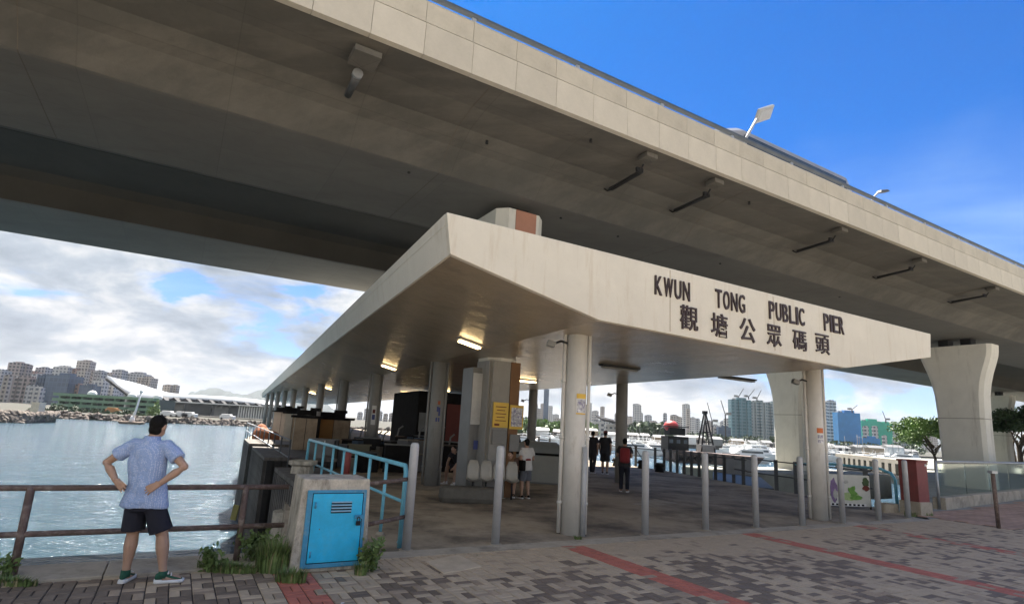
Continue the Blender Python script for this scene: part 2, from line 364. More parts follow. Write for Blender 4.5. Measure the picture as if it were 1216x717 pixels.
for iu in range(-45, 130):
    for iv in range(-2, 110):
        u0, v0 = iu * 0.2, iv * 0.2
        c = bu * (u0 + 0.1) + bv * (v0 + 0.1)
        s_, n_ = sn(c)
        if n_ > 7.52 or n_ < -1 or s_ < -7 or s_ > 26: continue
        if s_ > 17.6 and n_ > 6.05: continue
        for k in (0.05, 0.15):
            p = bu * (u0 + (0.1 if (iu + iv) % 2 else k)) + bv * (v0 + (k if (iu + iv) % 2 else 0.1))
            q = project(p)
            vis = q and -30 < q[0] < 1246 and q[1] < 735
            cells.append((0 if vis else 1, p.length, p, (iu + iv) % 2, u0 + 0.1))
cells.sort(key=lambda c: (c[0], c[1]))
stuff = MB(); cnt = 0
for vis, d, p, par, u in cells:
    k = brick_kind(p, u, 0)
    z = random.uniform(-0.0025, 0.0025); rz = BRZ + (0 if par else math.pi / 2) + random.uniform(-0.012, 0.012)
    if vis == 0 and cnt < 298 and (project(p)[1] < 719 and 0 < project(p)[0] < 1216):
        o = bpy.data.objects.new('brick', bmeshes[k]); COL.objects.link(o); o.parent = pavement
        o.location = (p.x, p.y, z); o.rotation_euler = (random.uniform(-.006, .006), random.uniform(-.006, .006), rz); cnt += 1
    else:
        m = brick_mb() if d < 9 else None
        R_ = Matrix.Rotation(rz, 3, 'Z')
        if m: stuff.add([R_ @ Vector(v) + Vector((p.x, p.y, z)) for v in m.v], m.f, k)
        else: stuff.box((p.x, p.y, z - 0.01), (0.194, 0.094, 0.02), R_, k)
stuff.obj('brick_field', BM, parent=pavement, kind='stuff')

# concrete kerb along the quay and in front of the pier
mb = MB()
def strip(mb, s0, s1, n0, n1, z0, z1, seg=1.2, mi=0):
    a = s0
    while a < s1 - 0.01:
        b_ = min(s1, a + seg); mb.prism([W(a + 0.004, n0), W(b_ - 0.004, n0), W(b_ - 0.004, n1), W(a + 0.004, n1)], z0, z1, mi); a = b_
strip(mb, -70, 1.35, 7.454, 8.12, -3.0, 0.03, 2.4)
S('quay_kerb', mb, kerb_m, bev=0.012)
mb = MB(); strip(mb, 2.2, 17.0, 7.454, 7.80, -0.3, 0.005, 2.9)
S('pier_kerb', mb, kerb_m)
# pier floor
A_ = at(1065, 606); B_ = at(887, 576); C_ = at(781, 557)
FL0 = W(2.0, 8.0)
far_r = C_ + PD * 60; left0 = at(470, 655); 
pl = [W(1.4, 7.804), W(17.0, 7.804), A_, B_, C_, far_r, Vector((-33, 84, 0)), Vector((-17.2, 38.5, 0)), Vector((-6.3, 16.5, 0)), Vector((-4.2, 11.5, 0))]
mb = MB(); mb.prism(pl, -0.9, 0.0)
pier_floor = S('pier_floor', mb, floor_m)
# lighter repair patch and manhole on the floor
mb = MB(); q = [at(748, 598, .004), at(778, 592, .004), at(805, 597, .004), at(776, 602, .004)]
mb.prism([(p.x, p.y) for p in q], 0.002, 0.006); mb.obj('repair_patch', kerb_m, parent=pier_floor)
mb = MB(); q = [at(505, 667), at(545, 659), at(572, 673), at(527, 681)]
mb.prism([(p.x, p.y) for p in q], -0.05, 0.012); cover = mb.obj('access_cover', mat('cover_sand_concrete', (0.58, 0.47, 0.33), 0.9, 0.15, 3, 0.5), parent=pavement, bev=0.006)

# right-hand promenade
pr = [at(1087, 604), at(1093, 560), at(1097, 552), at(1000, 541), Vector((110, 130, 0)), Vector((260, 90, 0)), W(160, 7.456), W(17.0, 7.456)]
prom_m = mat('promenade_concrete', (0.30, 0.30, 0.26), 0.85, 0.15, 0.8, 0.3, 20, stain=(0.2, 0.19, 0.16), sc=0.6)
mb = MB(); mb.prism([(p.x, p.y) for p in pr], -3.0, -0.004); promenade = S('promenade', mb, prom_m)
# pink tiles in front of the glass
k = 0
tm = brick_mb(0.5, 0.3, 0.016, 0.008).mesh('tile', tile_m)
for i in range(0, 30):
    for j in range(0, 15):
        s_, n_ = 17.8 + i * 0.5 + (0.25 if j % 2 else 0), 6.2 + j * 0.3
        if n_ > 8.35 + max(0, (s_ - 20.6)) * 0.125 or n_ < 6.1: continue
        o = bpy.data.objects.new('tile', tm); COL.objects.link(o); o.parent = promenade
        p = W(s_, n_, 0.011 + random.uniform(-.002, .002)); o.location = p; o.rotation_euler = (0, 0, RZF); k += 1
# sea wall with its row of concrete fins
sw = thing('seawall', at(1050, 546), 0, 'grey seawall pierced by dark vertical slots across the marina basin', 'seawall')
p0, p1 = at(1097, 551.5), at(1002, 541); dv = (p1 - p0); L_ = dv.length; dn = dv.normalized(); rz_ = math.atan2(dn.y, dn.x)
wallm = mat('seawall_concrete', (0.30, 0.265, 0.21), 0.9, 0.15, 0.6, stain=(0.2, 0.17, 0.13), sc=0.5)
nrm = Vector((dn.y, -dn.x, 0));  nrm = nrm if nrm.dot(-p0) > 0 else -nrm
mid = (p0 + p1) / 2 - sw.location
MB().box(mid + nrm * 0.4 + Vector((0, 0, 0.05)), (L_, 1.6, 0.5), Matrix.Rotation(rz_, 3, 'Z')).obj('coping', wallm, parent=sw)
MB().box(mid + nrm * 0.6 + Vector((0, 0, -1.75)), (L_, 1.4, 0.35), Matrix.Rotation(rz_, 3, 'Z')).obj('lower_beam', darktimber, parent=sw)
fin = MB().box((0, 0, -0.80), (1.0, 0.9, 1.2)).mesh('fin', wallm)
MB().box(mid + nrm * 0.32 + Vector((0, 0, -1.45)), (L_, 0.7, 2.4), Matrix.Rotation(rz_, 3, 'Z')).obj('painted_slot_shade', blackp, parent=sw)  # solid black backing painted in as the shade inside the slots
nf = int(L_ / 1.9)
for i in range(nf):
    o = bpy.data.objects.new('fin', fin); COL.objects.link(o); o.parent = sw
    o.location = p0 + dn * (1 + i * 1.9) + nrm * 0.75 - sw.location; o.rotation_euler = (0, 0, rz_)

# ------------------------------------------------------------------ viaducts
def sweep_section(mb, sec, s0, s1, step=20, mi=0):
    rings = []; s_ = s0
    while s_ <= s1: rings.append([W(s_, n_, z_) for n_, z_ in sec]); s_ += step
    mb.loft(rings, mi, True, False)
v1 = thing('road_viaduct', W(8, 13.45), 0, 'huge concrete road viaduct overhead with panelled parapet facing the street', 'viaduct')
def rel(o, ob): ob.location = -o.location; return ob
mb = MB(); sweep_section(mb, [(9.14, 8.46), (10.0, 8.42), (10.7, 8.29), (11.15, 8.02), (11.45, 7.72), (11.62, 7.515), (11.70, 7.5), (15.28, 7.5), (15.36, 7.54), (15.75, 8.2), (16.1, 8.36), (18.0, 8.46), (18.0, 8.8), (9.14, 8.8)], -60, 200)
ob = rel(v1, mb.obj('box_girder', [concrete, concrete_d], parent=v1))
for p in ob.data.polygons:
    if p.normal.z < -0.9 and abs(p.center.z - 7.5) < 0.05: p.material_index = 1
lo = MB()
def pan(L, sec, mb=None):
    m = MB(); m.loft([[Vector((x, n_, z_)) for n_, z_ in sec] for x in (0.004, L - 0.004)], 0, True, False); return m
lsec = [(9.0, 8.44), (9.137, 8.44), (9.137, 9.105), (8.995, 9.105)]
usec = [(9.05, 9.165), (9.22, 9.165), (9.22, 9.60), (9.19, 9.64), (9.07, 9.64), (9.04, 9.60)]
def tosn(sec): return [(n_ - 9.0, z_) for n_, z_ in sec]
lowm = pan(1.0, tosn(lsec)).mesh('parapet_panel', panel_c); upm = pan(1.0, tosn(usec)).mesh('parapet_coping', panel_u)
for i in range(0, 60):
    s_ = i - 0.02
    for me in (lowm, upm):
        o = bpy.data.objects.new(me.name, me); COL.objects.link(o); o.parent = v1
        o.location = W(s_, 9.0 + random.uniform(-.002, .002), 0) - v1.location; o.rotation_euler = (0, 0, RZF)
mb = MB()
for a, b_ in ((-60, -0.03), (59.99, 200)):
    for sec in (lsec, usec): mb.loft([[W(x, n_, z_) for n_, z_ in sec] for x in (a, b_)], 0, True, False)
rel(v1, mb.obj('parapet_wall', panel_c, parent=v1))
mb = MB(); mb.loft([[W(x, n_, z_) for n_, z_ in [(17.8, 8.46), (18.0, 8.46), (18.0, 9.6), (17.8, 9.6)]] for x in (-60, 200)], 0, True, False)
rel(v1, mb.obj('far_parapet', panel_c, parent=v1))
mb = MB(); mb.tube([W(-60, 9.13, 9.80), W(200, 9.13, 9.80)], 0.062, 10)
rel(v1, mb.obj('handrail', mat('blue_grey_handrail', (0.07, 0.09, 0.12), 0.5, 0.15, 3), parent=v1))
post = MB().box((0, 0, 9.70), (0.09, 0.05, 0.16)).mesh('rail_post', steel)
for i in range(-3, 32):
    o = bpy.data.objects.new('rail_post', post); COL.objects.link(o); o.parent = v1
    o.location = W(1.4 + i * 2.6, 9.13, 0) - v1.location; o.rotation_euler = (0, 0, RZF)
mat_j = mat('girder_joint_grime', (0.10, 0.085, 0.068), 0.9)
# construction joints on the girder face
for s_ in (-3.2, 4.5, 12.6, 20.3, 28, 36, 44, 52):
    O_ = [(9.15, 8.455), (10.0, 8.414), (10.7, 8.284), (11.15, 8.014), (11.45, 7.714), (11.62, 7.508), (11.70, 7.496), (15.28, 7.496)]
    mb = MB(); mb.loft([[W(s_ + x, n_, z_) for n_, z_ in O_ + [(n_ + .01, z_ + .02) for n_, z_ in reversed(O_)]] for x in (0, 0.014)], 0, True, False)
    rel(v1, mb.obj('expansion_joint', mat_j, parent=v1))
for s_, n_, z_ in ((3.9, 12.0, 7.497), (8.4, 12.15, 7.497), (10.6, 12.3, 7.497), (5.2, 10.6, 8.06), (15, 12.2, 7.497), (7.4, 9.6, 8.37), (13.2, 9.7, 8.35), (22, 12.2, 7.497)):
    rel(v1, MB().tube([W(s_, n_, z_ - .03), W(s_, n_, z_ + .05)], 0.035, 10).obj('weep_pipe', darkmetal, parent=v1))
v2 = thing('road_viaduct', W(8, 23.5), 0, 'second concrete viaduct running behind the first, seen only from below', 'viaduct')
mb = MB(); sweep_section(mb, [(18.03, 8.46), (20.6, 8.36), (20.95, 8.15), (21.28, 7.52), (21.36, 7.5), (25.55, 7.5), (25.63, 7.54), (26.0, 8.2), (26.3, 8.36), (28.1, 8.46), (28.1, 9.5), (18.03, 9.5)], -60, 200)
ob = rel(v2, mb.obj('box_girder', [mat('shade_dark_web_concrete', (0.062, 0.058, 0.050), 0.92, 0.15, 0.6, 0.3, 25), concrete_d], parent=v2))  # web faces coloured darker to stand for the shade between the decks
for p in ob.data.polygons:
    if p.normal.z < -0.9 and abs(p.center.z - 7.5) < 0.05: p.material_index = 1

# bridge piers: shaft with chamfered corners flaring to a wide head
def bridge_pier(s_, n_, base, label, joint=3.4, clad=False):
    o = thing('bridge_pier', W(s_, n_, 0), RZF, label, 'bridge pier', 'flared concrete piers of the viaduct')
    def ring(a, b_, c, z): return [Vector((x, y, z)) for x, y in [(-a + c, -b_), (a - c, -b_), (a, -b_ + c), (a, b_ - c), (a - c, b_), (-a + c, b_), (-a, b_ - c), (-a, -b_ + c)]]
    rings = []; a = 0.55; c = 0.16
    prof = [(base, 1.0), (2.0, 1.0), (3.6, 1.02), (4.6, 1.07), (5.2, 1.16), (5.7, 1.29), (6.15, 1.44), (6.55, 1.56), (6.8, 1.6), (7.12, 1.62)]
    if clad: prof = [(base, 0.52), (4.6, 0.52), (5.4, 0.70), (6.1, 0.98), (6.7, 1.02), (7.32, 1.02)]
    for z, w in prof: rings.append(ring((a if not clad else (.70 if z > 5 else .42)) + (0.02 if z > 5 else 0), w, c * (1.6 if clad else 1), z))
    MB().loft(rings, 0, True, False).obj('shaft', pier_c, parent=o)
    if clad: MB().prism([(-0.5, -0.8), (0.5, -0.8), (0.5, 0.8), (-0.5, 0.8)], 7.32, 7.38).obj('top_plate', steel, parent=o)
    MB().box((0, 0, joint), (2 * a + .004, 2 * 1.012 + .012, 0.035)).obj('joint_band', mat_joint, parent=o) if not clad else None
    for y in (-0.5, 0.5): MB().box((0, y, 7.44 if clad else 7.30), (0.6, 0.45, 0.13 if clad else 0.36)).obj('bearing', darkmetal, parent=o)
    return o
mat_joint = mat('pier_joint_dark', (0.30, 0.28, 0.24), 0.9)  # darker tone of the joint band round the shaft
bp1 = bridge_pier(7.15, 13.05, -4, 'pier clad with salmon and grey panels passing up through the canopy roof', clad=True)
MB().box((0.27, -0.54, 1.7), (0.28, 0.03, 3.36)).obj('cladding_panel', mat('salmon_shade_darkened', (0.20, 0.10, 0.04), 0.7, 0.1, 2), parent=bp1)  # lower salmon panel coloured darker and browner for the dim space under the canopy
MB().box((-0.14, -0.54, 1.7), (0.50, 0.03, 3.36)).obj('cladding_panel', column_g, parent=bp1)
MB().box((0.05, -1.03, 6.72), (0.62, 0.03, 1.18)).obj('cladding_panel', salmon, parent=bp1)
MB().box((-0.44, -0.1, 1.7), (0.03, 0.7, 3.36)).obj('cladding_panel', column_g, parent=bp1)
bp2 = bridge_pier(35.0, 13.45, -0.3, 'nearest flared pier standing behind the glass balustrade')
bp3 = bridge_pier(35.7, 23.5, -0.1, 'flared pier on a low concrete cap in the water behind the white canopy column', joint=3.5)
bp4 = bridge_pier(67.6, 23.5, -0.3, 'farthest flared pier, right behind the big one at the trees')
for s_, n_, l in ((62.5, 13.45, 'front row pier beyond the one at the glass balustrade'),):
    o = bridge_pier(s_, n_, -4, l)
MB().box((0, 0, 0), (14, 5.0, 1.5)).obj('pile_cap', prom_m, loc=W(34.0, 22.6, -0.78), rz=RZF, label='long low concrete pile cap standing in the water under the flared pier', cat='pile cap', bev=0.08)

# luminaires under the viaduct edge
def bridge_light(s_, label, ln=1.55, n0=9.35):
    o = thing('underdeck_light', W(s_, n0, 8.36), RZF, label, 'bridge light', 'lights hung under the viaduct edge')
    o.rotation_euler = (-0.05, 0, RZF)
    MB().box((0.0, 0.05, -0.0), (0.36, 0.32, 0.12)).obj('mounting_block', concrete, parent=o, bev=0.01)
    MB().tube([(0, 0.2, -0.10), (0, 0.3, -0.22), (0, ln, -0.27), (0, ln + 0.12, -0.17)], 0.022, 8).obj('arm', darkmetal, parent=o)
    MB().box((0.09, 0.5 + ln * 0.32, -0.20), (0.12, ln * 0.72, 0.07)).obj('lamp', darkmetal, parent=o, bev=0.015)
    MB().box((0, 0.35, -0.2), (0.2, 0.07, 0.12)).obj('clamp', darkmetal, parent=o)
    return o
bl = thing('underdeck_light', W(2.05, 9.75, 8.33), RZF, 'leftmost light under the viaduct, a stubby dark lamp on a concrete block', 'bridge light', 'lights hung under the viaduct edge')
MB().box((0, -0.2, -0.04), (0.5, 0.52, 0.12)).obj('mounting_block', concrete, parent=bl, bev=0.01)
MB().tube([(0, 0.22, -0.1), (0, 0.34, -0.1)], 0.1, 12).obj('arm', steel, parent=bl)
MB().tube([(-.0, 0.3, -0.14), (-0.0, 0.95, -0.2)], [0.085, 0.07], 10).obj('lamp', mat('lamp_grey_metal', (0.1, 0.105, 0.11), 0.4, 0.1, 3, metal=0.5), parent=bl)
for s_, nm in ((9.0, 'second underdeck light from the left, thin dark arm above the tall canopy corner'), (11.4, 'third underdeck light from the left, angled thin arm above the word KWUN'),
               (17.2, 'middle underdeck light above the sign words, half lost in shade'), (22.2, 'underdeck light above the right end of the canopy sign'),
               (28.2, 'rightmost visible underdeck light near the flared pier head')):
    bridge_light(s_, nm)

# street lamps on the deck
lamp_g = mat('street_lamp_grey', (0.38, 0.39, 0.40), 0.5)
sl1 = thing('street_lamp', W(10.97 * 9.13 / 8, 9.30, 9.0), RZF, 'white flat box street lamp leaning out above the parapet against the blue sky', 'street lamp')
MB().tube([(0, 0, 0), (0.03, -0.02, 0.95), (0.55, -0.03, 1.75)], [0.05, 0.04, 0.035], 10).obj('pole', lamp_g, parent=sl1)
Rm = Matrix.Rotation(rad(-30), 3, 'Y') @ Matrix.Rotation(rad(-48), 3, 'X')
MB().box((0.88, -0.03, 2.02), (0.80, 0.42, 0.09), Rm).obj('lamp_head', lamp_g, parent=sl1, bev=0.02)
MB().box(Vector((0.88, -0.03, 2.02)) + Rm @ Vector((0, 0, -0.047)), (0.66, 0.30, 0.02), Rm).obj('lens', mat('lamp_lens_grey', (0.35, 0.36, 0.37), 0.2), parent=sl1)
sl2 = thing('street_lamp', W(19.3, 9.4, 9.0), RZF, 'small distant street lamp with curved head, right of the white one', 'street lamp')
MB().tube([(0, 0, 0), (0.0, 0, 1.0), (0.4, 0, 1.32)], [0.045, 0.035, 0.03], 8).obj('pole', steel, parent=sl2)
MB().box((0.72, 0, 1.46), (0.62, 0.22, 0.09), Matrix.Rotation(rad(-18), 3, 'Y'), taper=0.7).obj('lamp_head', railgrey, parent=sl2, bev=0.02)
# coach on the viaduct
co = thing('coach', W(16.0, 11.3, 8.82), RZF, 'grey coach on the viaduct, only its roof shows above the parapet', 'coach')
sec = [(-1.2, 0.35), (1.2, 0.35), (1.25, 1.4), (1.15, 2.35), (0.9, 2.56), (-0.9, 2.56), (-1.15, 2.35), (-1.25, 1.4)]
rings = []
for x, k, zz in ((-3.6, 0.80, 0.76), (-3.2, 0.9, 0.88), (-2.3, 1.0, 1.0), (3.2, 1.0, 1.0), (3.7, 0.9, 0.9)):
    rings.append([Vector((x, a * k, b_ * zz)) for a, b_ in sec])
co.scale = (1, 1, 0.93)
MB().loft(rings, 0, True, False).obj('body', mat('coach_grey_paint', (0.28, 0.28, 0.29), 0.35, 0.1, 2), parent=co, bev=0.05)
for sgn in (-1, 1): MB().box((0.3, sgn * 1.225, 1.75), (5.4, 0.04, 0.75)).obj('side_window', glass_d, parent=co)
for x in (-2.6, 2.4):
    for sgn in (-1, 1): MB().tube([(x, sgn * 1.1, 0.42), (x, sgn * 1.32, 0.42)], 0.42, 18).obj('wheel', blackp, parent=co)
MB().box((1.4, 0, 2.62), (1.4, 1.2, 0.16)).obj('roof_vent', greyp, parent=co, bev=0.03)

# ------------------------------------------------------------------ canopy
cp = thing('pier_canopy', W(9, 8, 0), 0, 'cream concrete canopy roof with folded soffit and deep sign fascia over the pier', 'canopy roof')
secC = [(2.80, 4.60), (2.90, 4.02), (5.52, 3.475), (12.35, 3.40), (16.20, 4.05), (16.30, 4.66)]
Lc = 92.0
def cring(q, inset=0.0): return [W(s_, 6.8, z_) + PD * q for s_, z_ in secC]
# soffit pieces, one per fold, then roof and fascias as thick slabs
mb = MB()
th = 0.16
cuts = [0.16 + i * (Lc - 0.32) / 12 for i in range(13)]
def slab(mb, a, b_, q0, q1, up):
    pa, pb = W(a[0], 6.8, a[1]), W(b_[0], 6.8, b_[1]); u_ = Vector((0, 0, up))
    mb.loft([[pa + PD * q0, pb + PD * q0, pb + PD * q0 + u_, pa + PD * q0 + u_], [pa + PD * q1, pb + PD * q1, pb + PD * q1 + u_, pa + PD * q1 + u_]], 0, True, False)
prev = (2.92, 4.02)
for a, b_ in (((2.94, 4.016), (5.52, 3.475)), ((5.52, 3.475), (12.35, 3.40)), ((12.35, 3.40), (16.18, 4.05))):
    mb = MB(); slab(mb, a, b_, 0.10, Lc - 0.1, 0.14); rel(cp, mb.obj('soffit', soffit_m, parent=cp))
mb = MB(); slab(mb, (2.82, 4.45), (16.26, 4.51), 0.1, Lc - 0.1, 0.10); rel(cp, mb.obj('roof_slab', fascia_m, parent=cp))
def thick(mb, pts, n_):
    a = [Vector(p) for p in pts]; b_ = [p + n_ for p in a]; mb.loft([a, b_], 0, True, False)
mb = MB(); thick(mb, [W(s_, 6.8, z_) for s_, z_ in secC], PD * 0.10); ff = rel(cp, mb.obj('front_fascia', fascia_m, parent=cp, bev=0.012))
mb = MB(); thick(mb, [W(s_, 6.8, z_) + PD * (Lc - 0.1) for s_, z_ in secC], PD * 0.10); rel(cp, mb.obj('rear_fascia', fascia_m, parent=cp))
for i0, i1, sgn in ((0, 1, 1), (4, 5, -1)):
    a, b_ = secC[i0], secC[i1]; mb = MB()
    P0, P1 = W(a[0], 6.8, a[1]), W(b_[0], 6.8, b_[1]); q = FD * (0.10 * sgn)
    nseg = 12
    mb.loft([[P0 + PD * z, P1 + PD * z, P1 + q + PD * z, P0 + q + PD * z] for z in (0.101, Lc - 0.101)], 0, True, False)
    rel(cp, mb.obj('side_fascia', fascia_m, parent=cp))
mb = MB()                                                         # drip groove line and hairline joints on the fascia
for s_ in (7.05, 9.9): thick(mb, [W(s_, 6.797, 3.5), W(s_ + 0.012, 6.797, 3.5), W(s_ + 0.012, 6.797, 4.58), W(s_, 6.797, 4.58)], PD * 0.02)
rel(cp, mb.obj('joint_line', mat('hairline_joint', (0.30, 0.25, 0.18), 0.9), parent=cp))

# sign lettering, one mesh per character
def onn(x, y, n_):
    v = ray(x, y); p = v * (n_ / v.dot(ND)) + Vector((0, 0, EYE)); return p.dot(FD), p.z
def char_mesh(ch, off, size=1.0):
    c = bpy.data.curves.new('txt', 'FONT'); c.body = ch; c.extrude = 0.02; c.offset = off; c.size = size; c.resolution_u = 4
    o = bpy.data.objects.new('txt', c); COL.objects.link(o); bpy.context.view_layer.update()
    me = bpy.data.meshes.new_from_object(o.evaluated_get(bpy.context.evaluated_depsgraph_get()))
    bpy.data.objects.remove(o); return me
letter_m = mat('dark_brown_lettering', (0.035, 0.018, 0.014), 0.5, 0.2, 10, 0)
def put_char(ch, s0, s1, z0, z1, off, bold=False, n_=6.8, parent=None, name='sign_letter', m=letter_m, depth=0.03):
    me = char_mesh(ch, off); xs = [v.co.x for v in me.vertices]; ys = [v.co.y for v in me.vertices]
    x0, x1, y0, y1 = min(xs), max(xs), min(ys), max(ys)
    for v in me.vertices:
        v.co = Vector(((v.co.x - x0) / (x1 - x0) * (s1 - s0), (v.co.z) * depth / 0.04, (v.co.y - y0) / (y1 - y0) * (z1 - z0)))
    me.materials.clear(); me.materials.append(m)
    for p in me.polygons: p.material_index = 0
    o = bpy.data.objects.new(name, me); COL.objects.link(o); o.parent = parent
    o.location = W(s0, n_ - depth / 2 + 0.002, z0) - (parent.location if parent else Vector()); o.rotation_euler = (0, 0, RZF); return o
words = [('KWUN', 778, 819.5, 326.5, 356, 330.0, 356.5), ('TONG', 850, 885, 345, 368, 353, 372.5), ('PUBLIC', 913, 955, 359, 383, 366.5, 388), ('PIER', 977, 1001, 374.5, 393.5, 377.5, 397.5)]
Wd = {'I': 0.30, 'W': 1.05, 'K': 0.82, 'N': 0.82}
zt0, zb0 = onn(778, 326.5, 6.78)[1], onn(779, 349.5, 6.78)[1]
zt1, zb1 = onn(1000, 376.8, 6.78)[1], onn(1000, 396.8, 6.78)[1]
sA, sB = onn(778, 330, 6.78)[0], onn(1001, 385, 6.78)[0]
for w, x0, x1, *_ in words:
    s0, s1 = onn(x0, 350, 6.78)[0], onn(x1, 370, 6.78)[0]
    tot = sum(Wd.get(c, 0.78) for c in w) + 0.22 * (len(w) - 1); k = (s1 - s0) / tot; s_ = s0
    for c in w:
        cw = Wd.get(c, 0.78) * k; f = (s_ - sA) / (sB - sA)
        put_char(c, s_, s_ + cw, zb0 + (zb1 - zb0) * f, zt0 + (zt1 - zt0) * f, 0.006, parent=cp)
        s_ += cw + 0.22 * k
cjk = [('觀', 808, 829, 363, 392), ('塘', 845, 864, 372, 400), ('公', 879, 897, 378, 406), ('眾', 911, 928, 386, 411.5), ('碼', 942, 958, 393, 416), ('頭', 969, 985, 397, 420)]
for c, x0, x1, y0, y1 in cjk:
    xm = (x0 + x1) / 2
    put_char(c, onn(x0, (y0 + y1) / 2, 6.78)[0], onn(x1, (y0 + y1) / 2, 6.78)[0], onn(xm, y1, 6.78)[1], onn(xm, y0, 6.78)[1], 0.005, parent=cp)

# canopy columns
def soffz(p):
    q = p - W(0, 6.8); # solve p = W(s,6.8)+PD*t
    t_ = q.dot(ND) / PD.dot(ND); s_ = (q - PD * t_).dot(FD)
    for (a, za), (b_, zb) in (((2.9, 4.02), (5.52, 3.475)), ((5.52, 3.475), (12.35, 3.40)), ((12.35, 3.40), (16.2, 4.05))):
        if a <= s_ <= b_: return za + (zb - za) * (s_ - a) / (b_ - a)
    return 3.47
def column(p, label, m=column_m, r=0.21, pipes=True, lab=False, side=1):
    o = thing('canopy_column', (p.x, p.y, 0), 0, label, 'column', 'round columns carrying the pier canopy')
    h_ = soffz(p) + 0.03
    MB().tube([(0, 0, 0), (0, 0, h_)], r, 28).obj('shaft', m, parent=o)
    if pipes:
        e = Vector((1, 0, 0))
        for sg, rr in ((-1, 0.035), (1, 0.03)):
            x = sg * (r + rr + 0.005)
            mbp = MB().tube([(x, -0.05, 0.02), (x, -0.05, h_)], rr, 10)
            for z in (0.5, 1.6, 2.6): mbp.tube([(x, -0.05, z), (x, -0.05, z + 0.04)], rr * 1.35, 10)
            mbp.obj('drain_pipe', m, parent=o)
    return o
rowL = [at(678, 636) - Vector((0, -0.21, 0)), Vector((-1.98, 16.45, 0))]
stepL = Vector((-3.05, 6.36, 0))
c1_ = column(Vector((1.24, 10.25, 0)), 'nearest white canopy column with drain pipes and a yellow taped notice', r=0.192)
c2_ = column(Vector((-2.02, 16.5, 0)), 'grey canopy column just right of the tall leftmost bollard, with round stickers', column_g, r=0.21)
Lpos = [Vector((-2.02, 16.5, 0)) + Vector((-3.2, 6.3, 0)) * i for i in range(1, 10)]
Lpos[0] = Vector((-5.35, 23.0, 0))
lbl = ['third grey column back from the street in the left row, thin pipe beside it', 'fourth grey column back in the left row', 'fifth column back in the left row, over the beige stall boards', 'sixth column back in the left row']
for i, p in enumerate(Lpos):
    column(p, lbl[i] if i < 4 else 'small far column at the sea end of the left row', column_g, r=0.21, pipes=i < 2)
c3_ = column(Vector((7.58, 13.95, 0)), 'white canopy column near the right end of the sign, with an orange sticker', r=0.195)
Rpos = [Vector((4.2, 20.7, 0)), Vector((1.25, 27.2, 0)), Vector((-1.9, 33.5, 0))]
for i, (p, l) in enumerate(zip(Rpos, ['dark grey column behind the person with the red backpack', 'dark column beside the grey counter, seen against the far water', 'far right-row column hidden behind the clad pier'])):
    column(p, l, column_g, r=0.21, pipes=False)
# steel posts clamped beside the near column
for pos, l in ((at(692, 637), 'thin grey steel post standing tight against the near white column'),):
    MB().tube([(0, 0, 0), (0, 0, 1.48)], 0.045, 12).obj('steel_post', bollard_m, loc=(pos.x, pos.y + 0.05, 0), label=l, cat='post')

def notice(name, parent_loc, z, w, h_, m, label, ang=0.0, r=0.199, off=0.0, cat='notice', detail=None, group=None):
    """paper wrapped round a column, facing the street"""
    o = thing(name, (parent_loc.x, parent_loc.y, z), ang, label, cat, group)
    def arc(w_, h0, h1, rr):
        n_ = 8; a = w_ / rr; f = []; 
        vs = []
        for k_ in range(n_ + 1):
            t_ = -math.pi / 2 + off - a / 2 + a * k_ / n_
            for rq, zq in ((rr, h0), (rr, h1), (rr + 0.004, h1), (rr + 0.004, h0)): vs.append(Vector((math.cos(t_) * rq, math.sin(t_) * rq, zq)))
        return [vs[i * 4:(i + 1) * 4] for i in range(n_ + 1)]
    MB().loft(arc(w, 0, h_, r), 0, True, False).obj('sheet', m, parent=o)
    if detail:
        for k_, (fx0, fx1, z0, z1, mm) in enumerate(detail):
            mb_ = MB(); rr = r + 0.006; n_ = 5; rings = []
            for q_ in range(n_ + 1):
                t_ = -math.pi / 2 + off + (fx0 + (fx1 - fx0) * q_ / n_) * w / rr
                rings.append([Vector((math.cos(t_) * ra, math.sin(t_) * ra, z_)) for ra, z_ in ((rr, z0), (rr, z1), (rr + 0.002, z1), (rr + 0.002, z0))])
            mb_.loft(rings, 0, True, False).obj('print', mm, parent=o)
    return o
mapm = mat('map_print', (0.5, 0.5, 0.55), 0.7, 0.5, 14, 0, col2=(0.75, 0.75, 0.75), stain=(0.18, 0.16, 0.3), sc=22, samt=(0.5, 0.56))
aw = math.atan2(-0.119, 1)
notice('taped_notice', Vector((1.24, 10.25, 0)), 2.05, 0.20, 0.33, paper, 'white map notice with a yellow header taped on the nearest column', detail=[(-.42, .42, 0.02, 0.25, mapm), (-.5, .5, 0.265, 0.35, yellow_s), (-.5, .5, -.01, 0.012, yellow_s)], off=0.45)
notice('taped_notice', Vector((7.58, 13.95, 0)), 1.75, 0.16, 0.38, paper, 'small notice with an orange header on the right-hand white column', detail=[(-.42, .42, 0.03, 0.10, mapm), (-.42, .42, 0.13, 0.22, mapm), (-.5, .5, 0.26, 0.38, mat('orange_sticker', (0.6, 0.16, 0.04), 0.6, 0.1, 3, 0))], off=0.1)
blu = mat('blue_sticker', (0.06, 0.08, 0.25), 0.6, 0.1, 3, 0); ors = mat('orange_red_sticker', (0.5, 0.12, 0.04), 0.6, 0.1, 3, 0)
notice('sticker_strip', Vector((-2.02, 16.5, 0)), 1.75, 0.16, 0.62, column_g, 'column of small round blue and orange stickers on a grey column', r=0.213, detail=[(-.2, .25, 0.5, 0.6, ors), (-.3, .0, 0.3, 0.44, blu), (-.4, -.1, 0.02, 0.13, blu), (.05, .3, 0.02, 0.13, blu), (.02, .32, 0.18, 0.42, blu)], off=0.35)
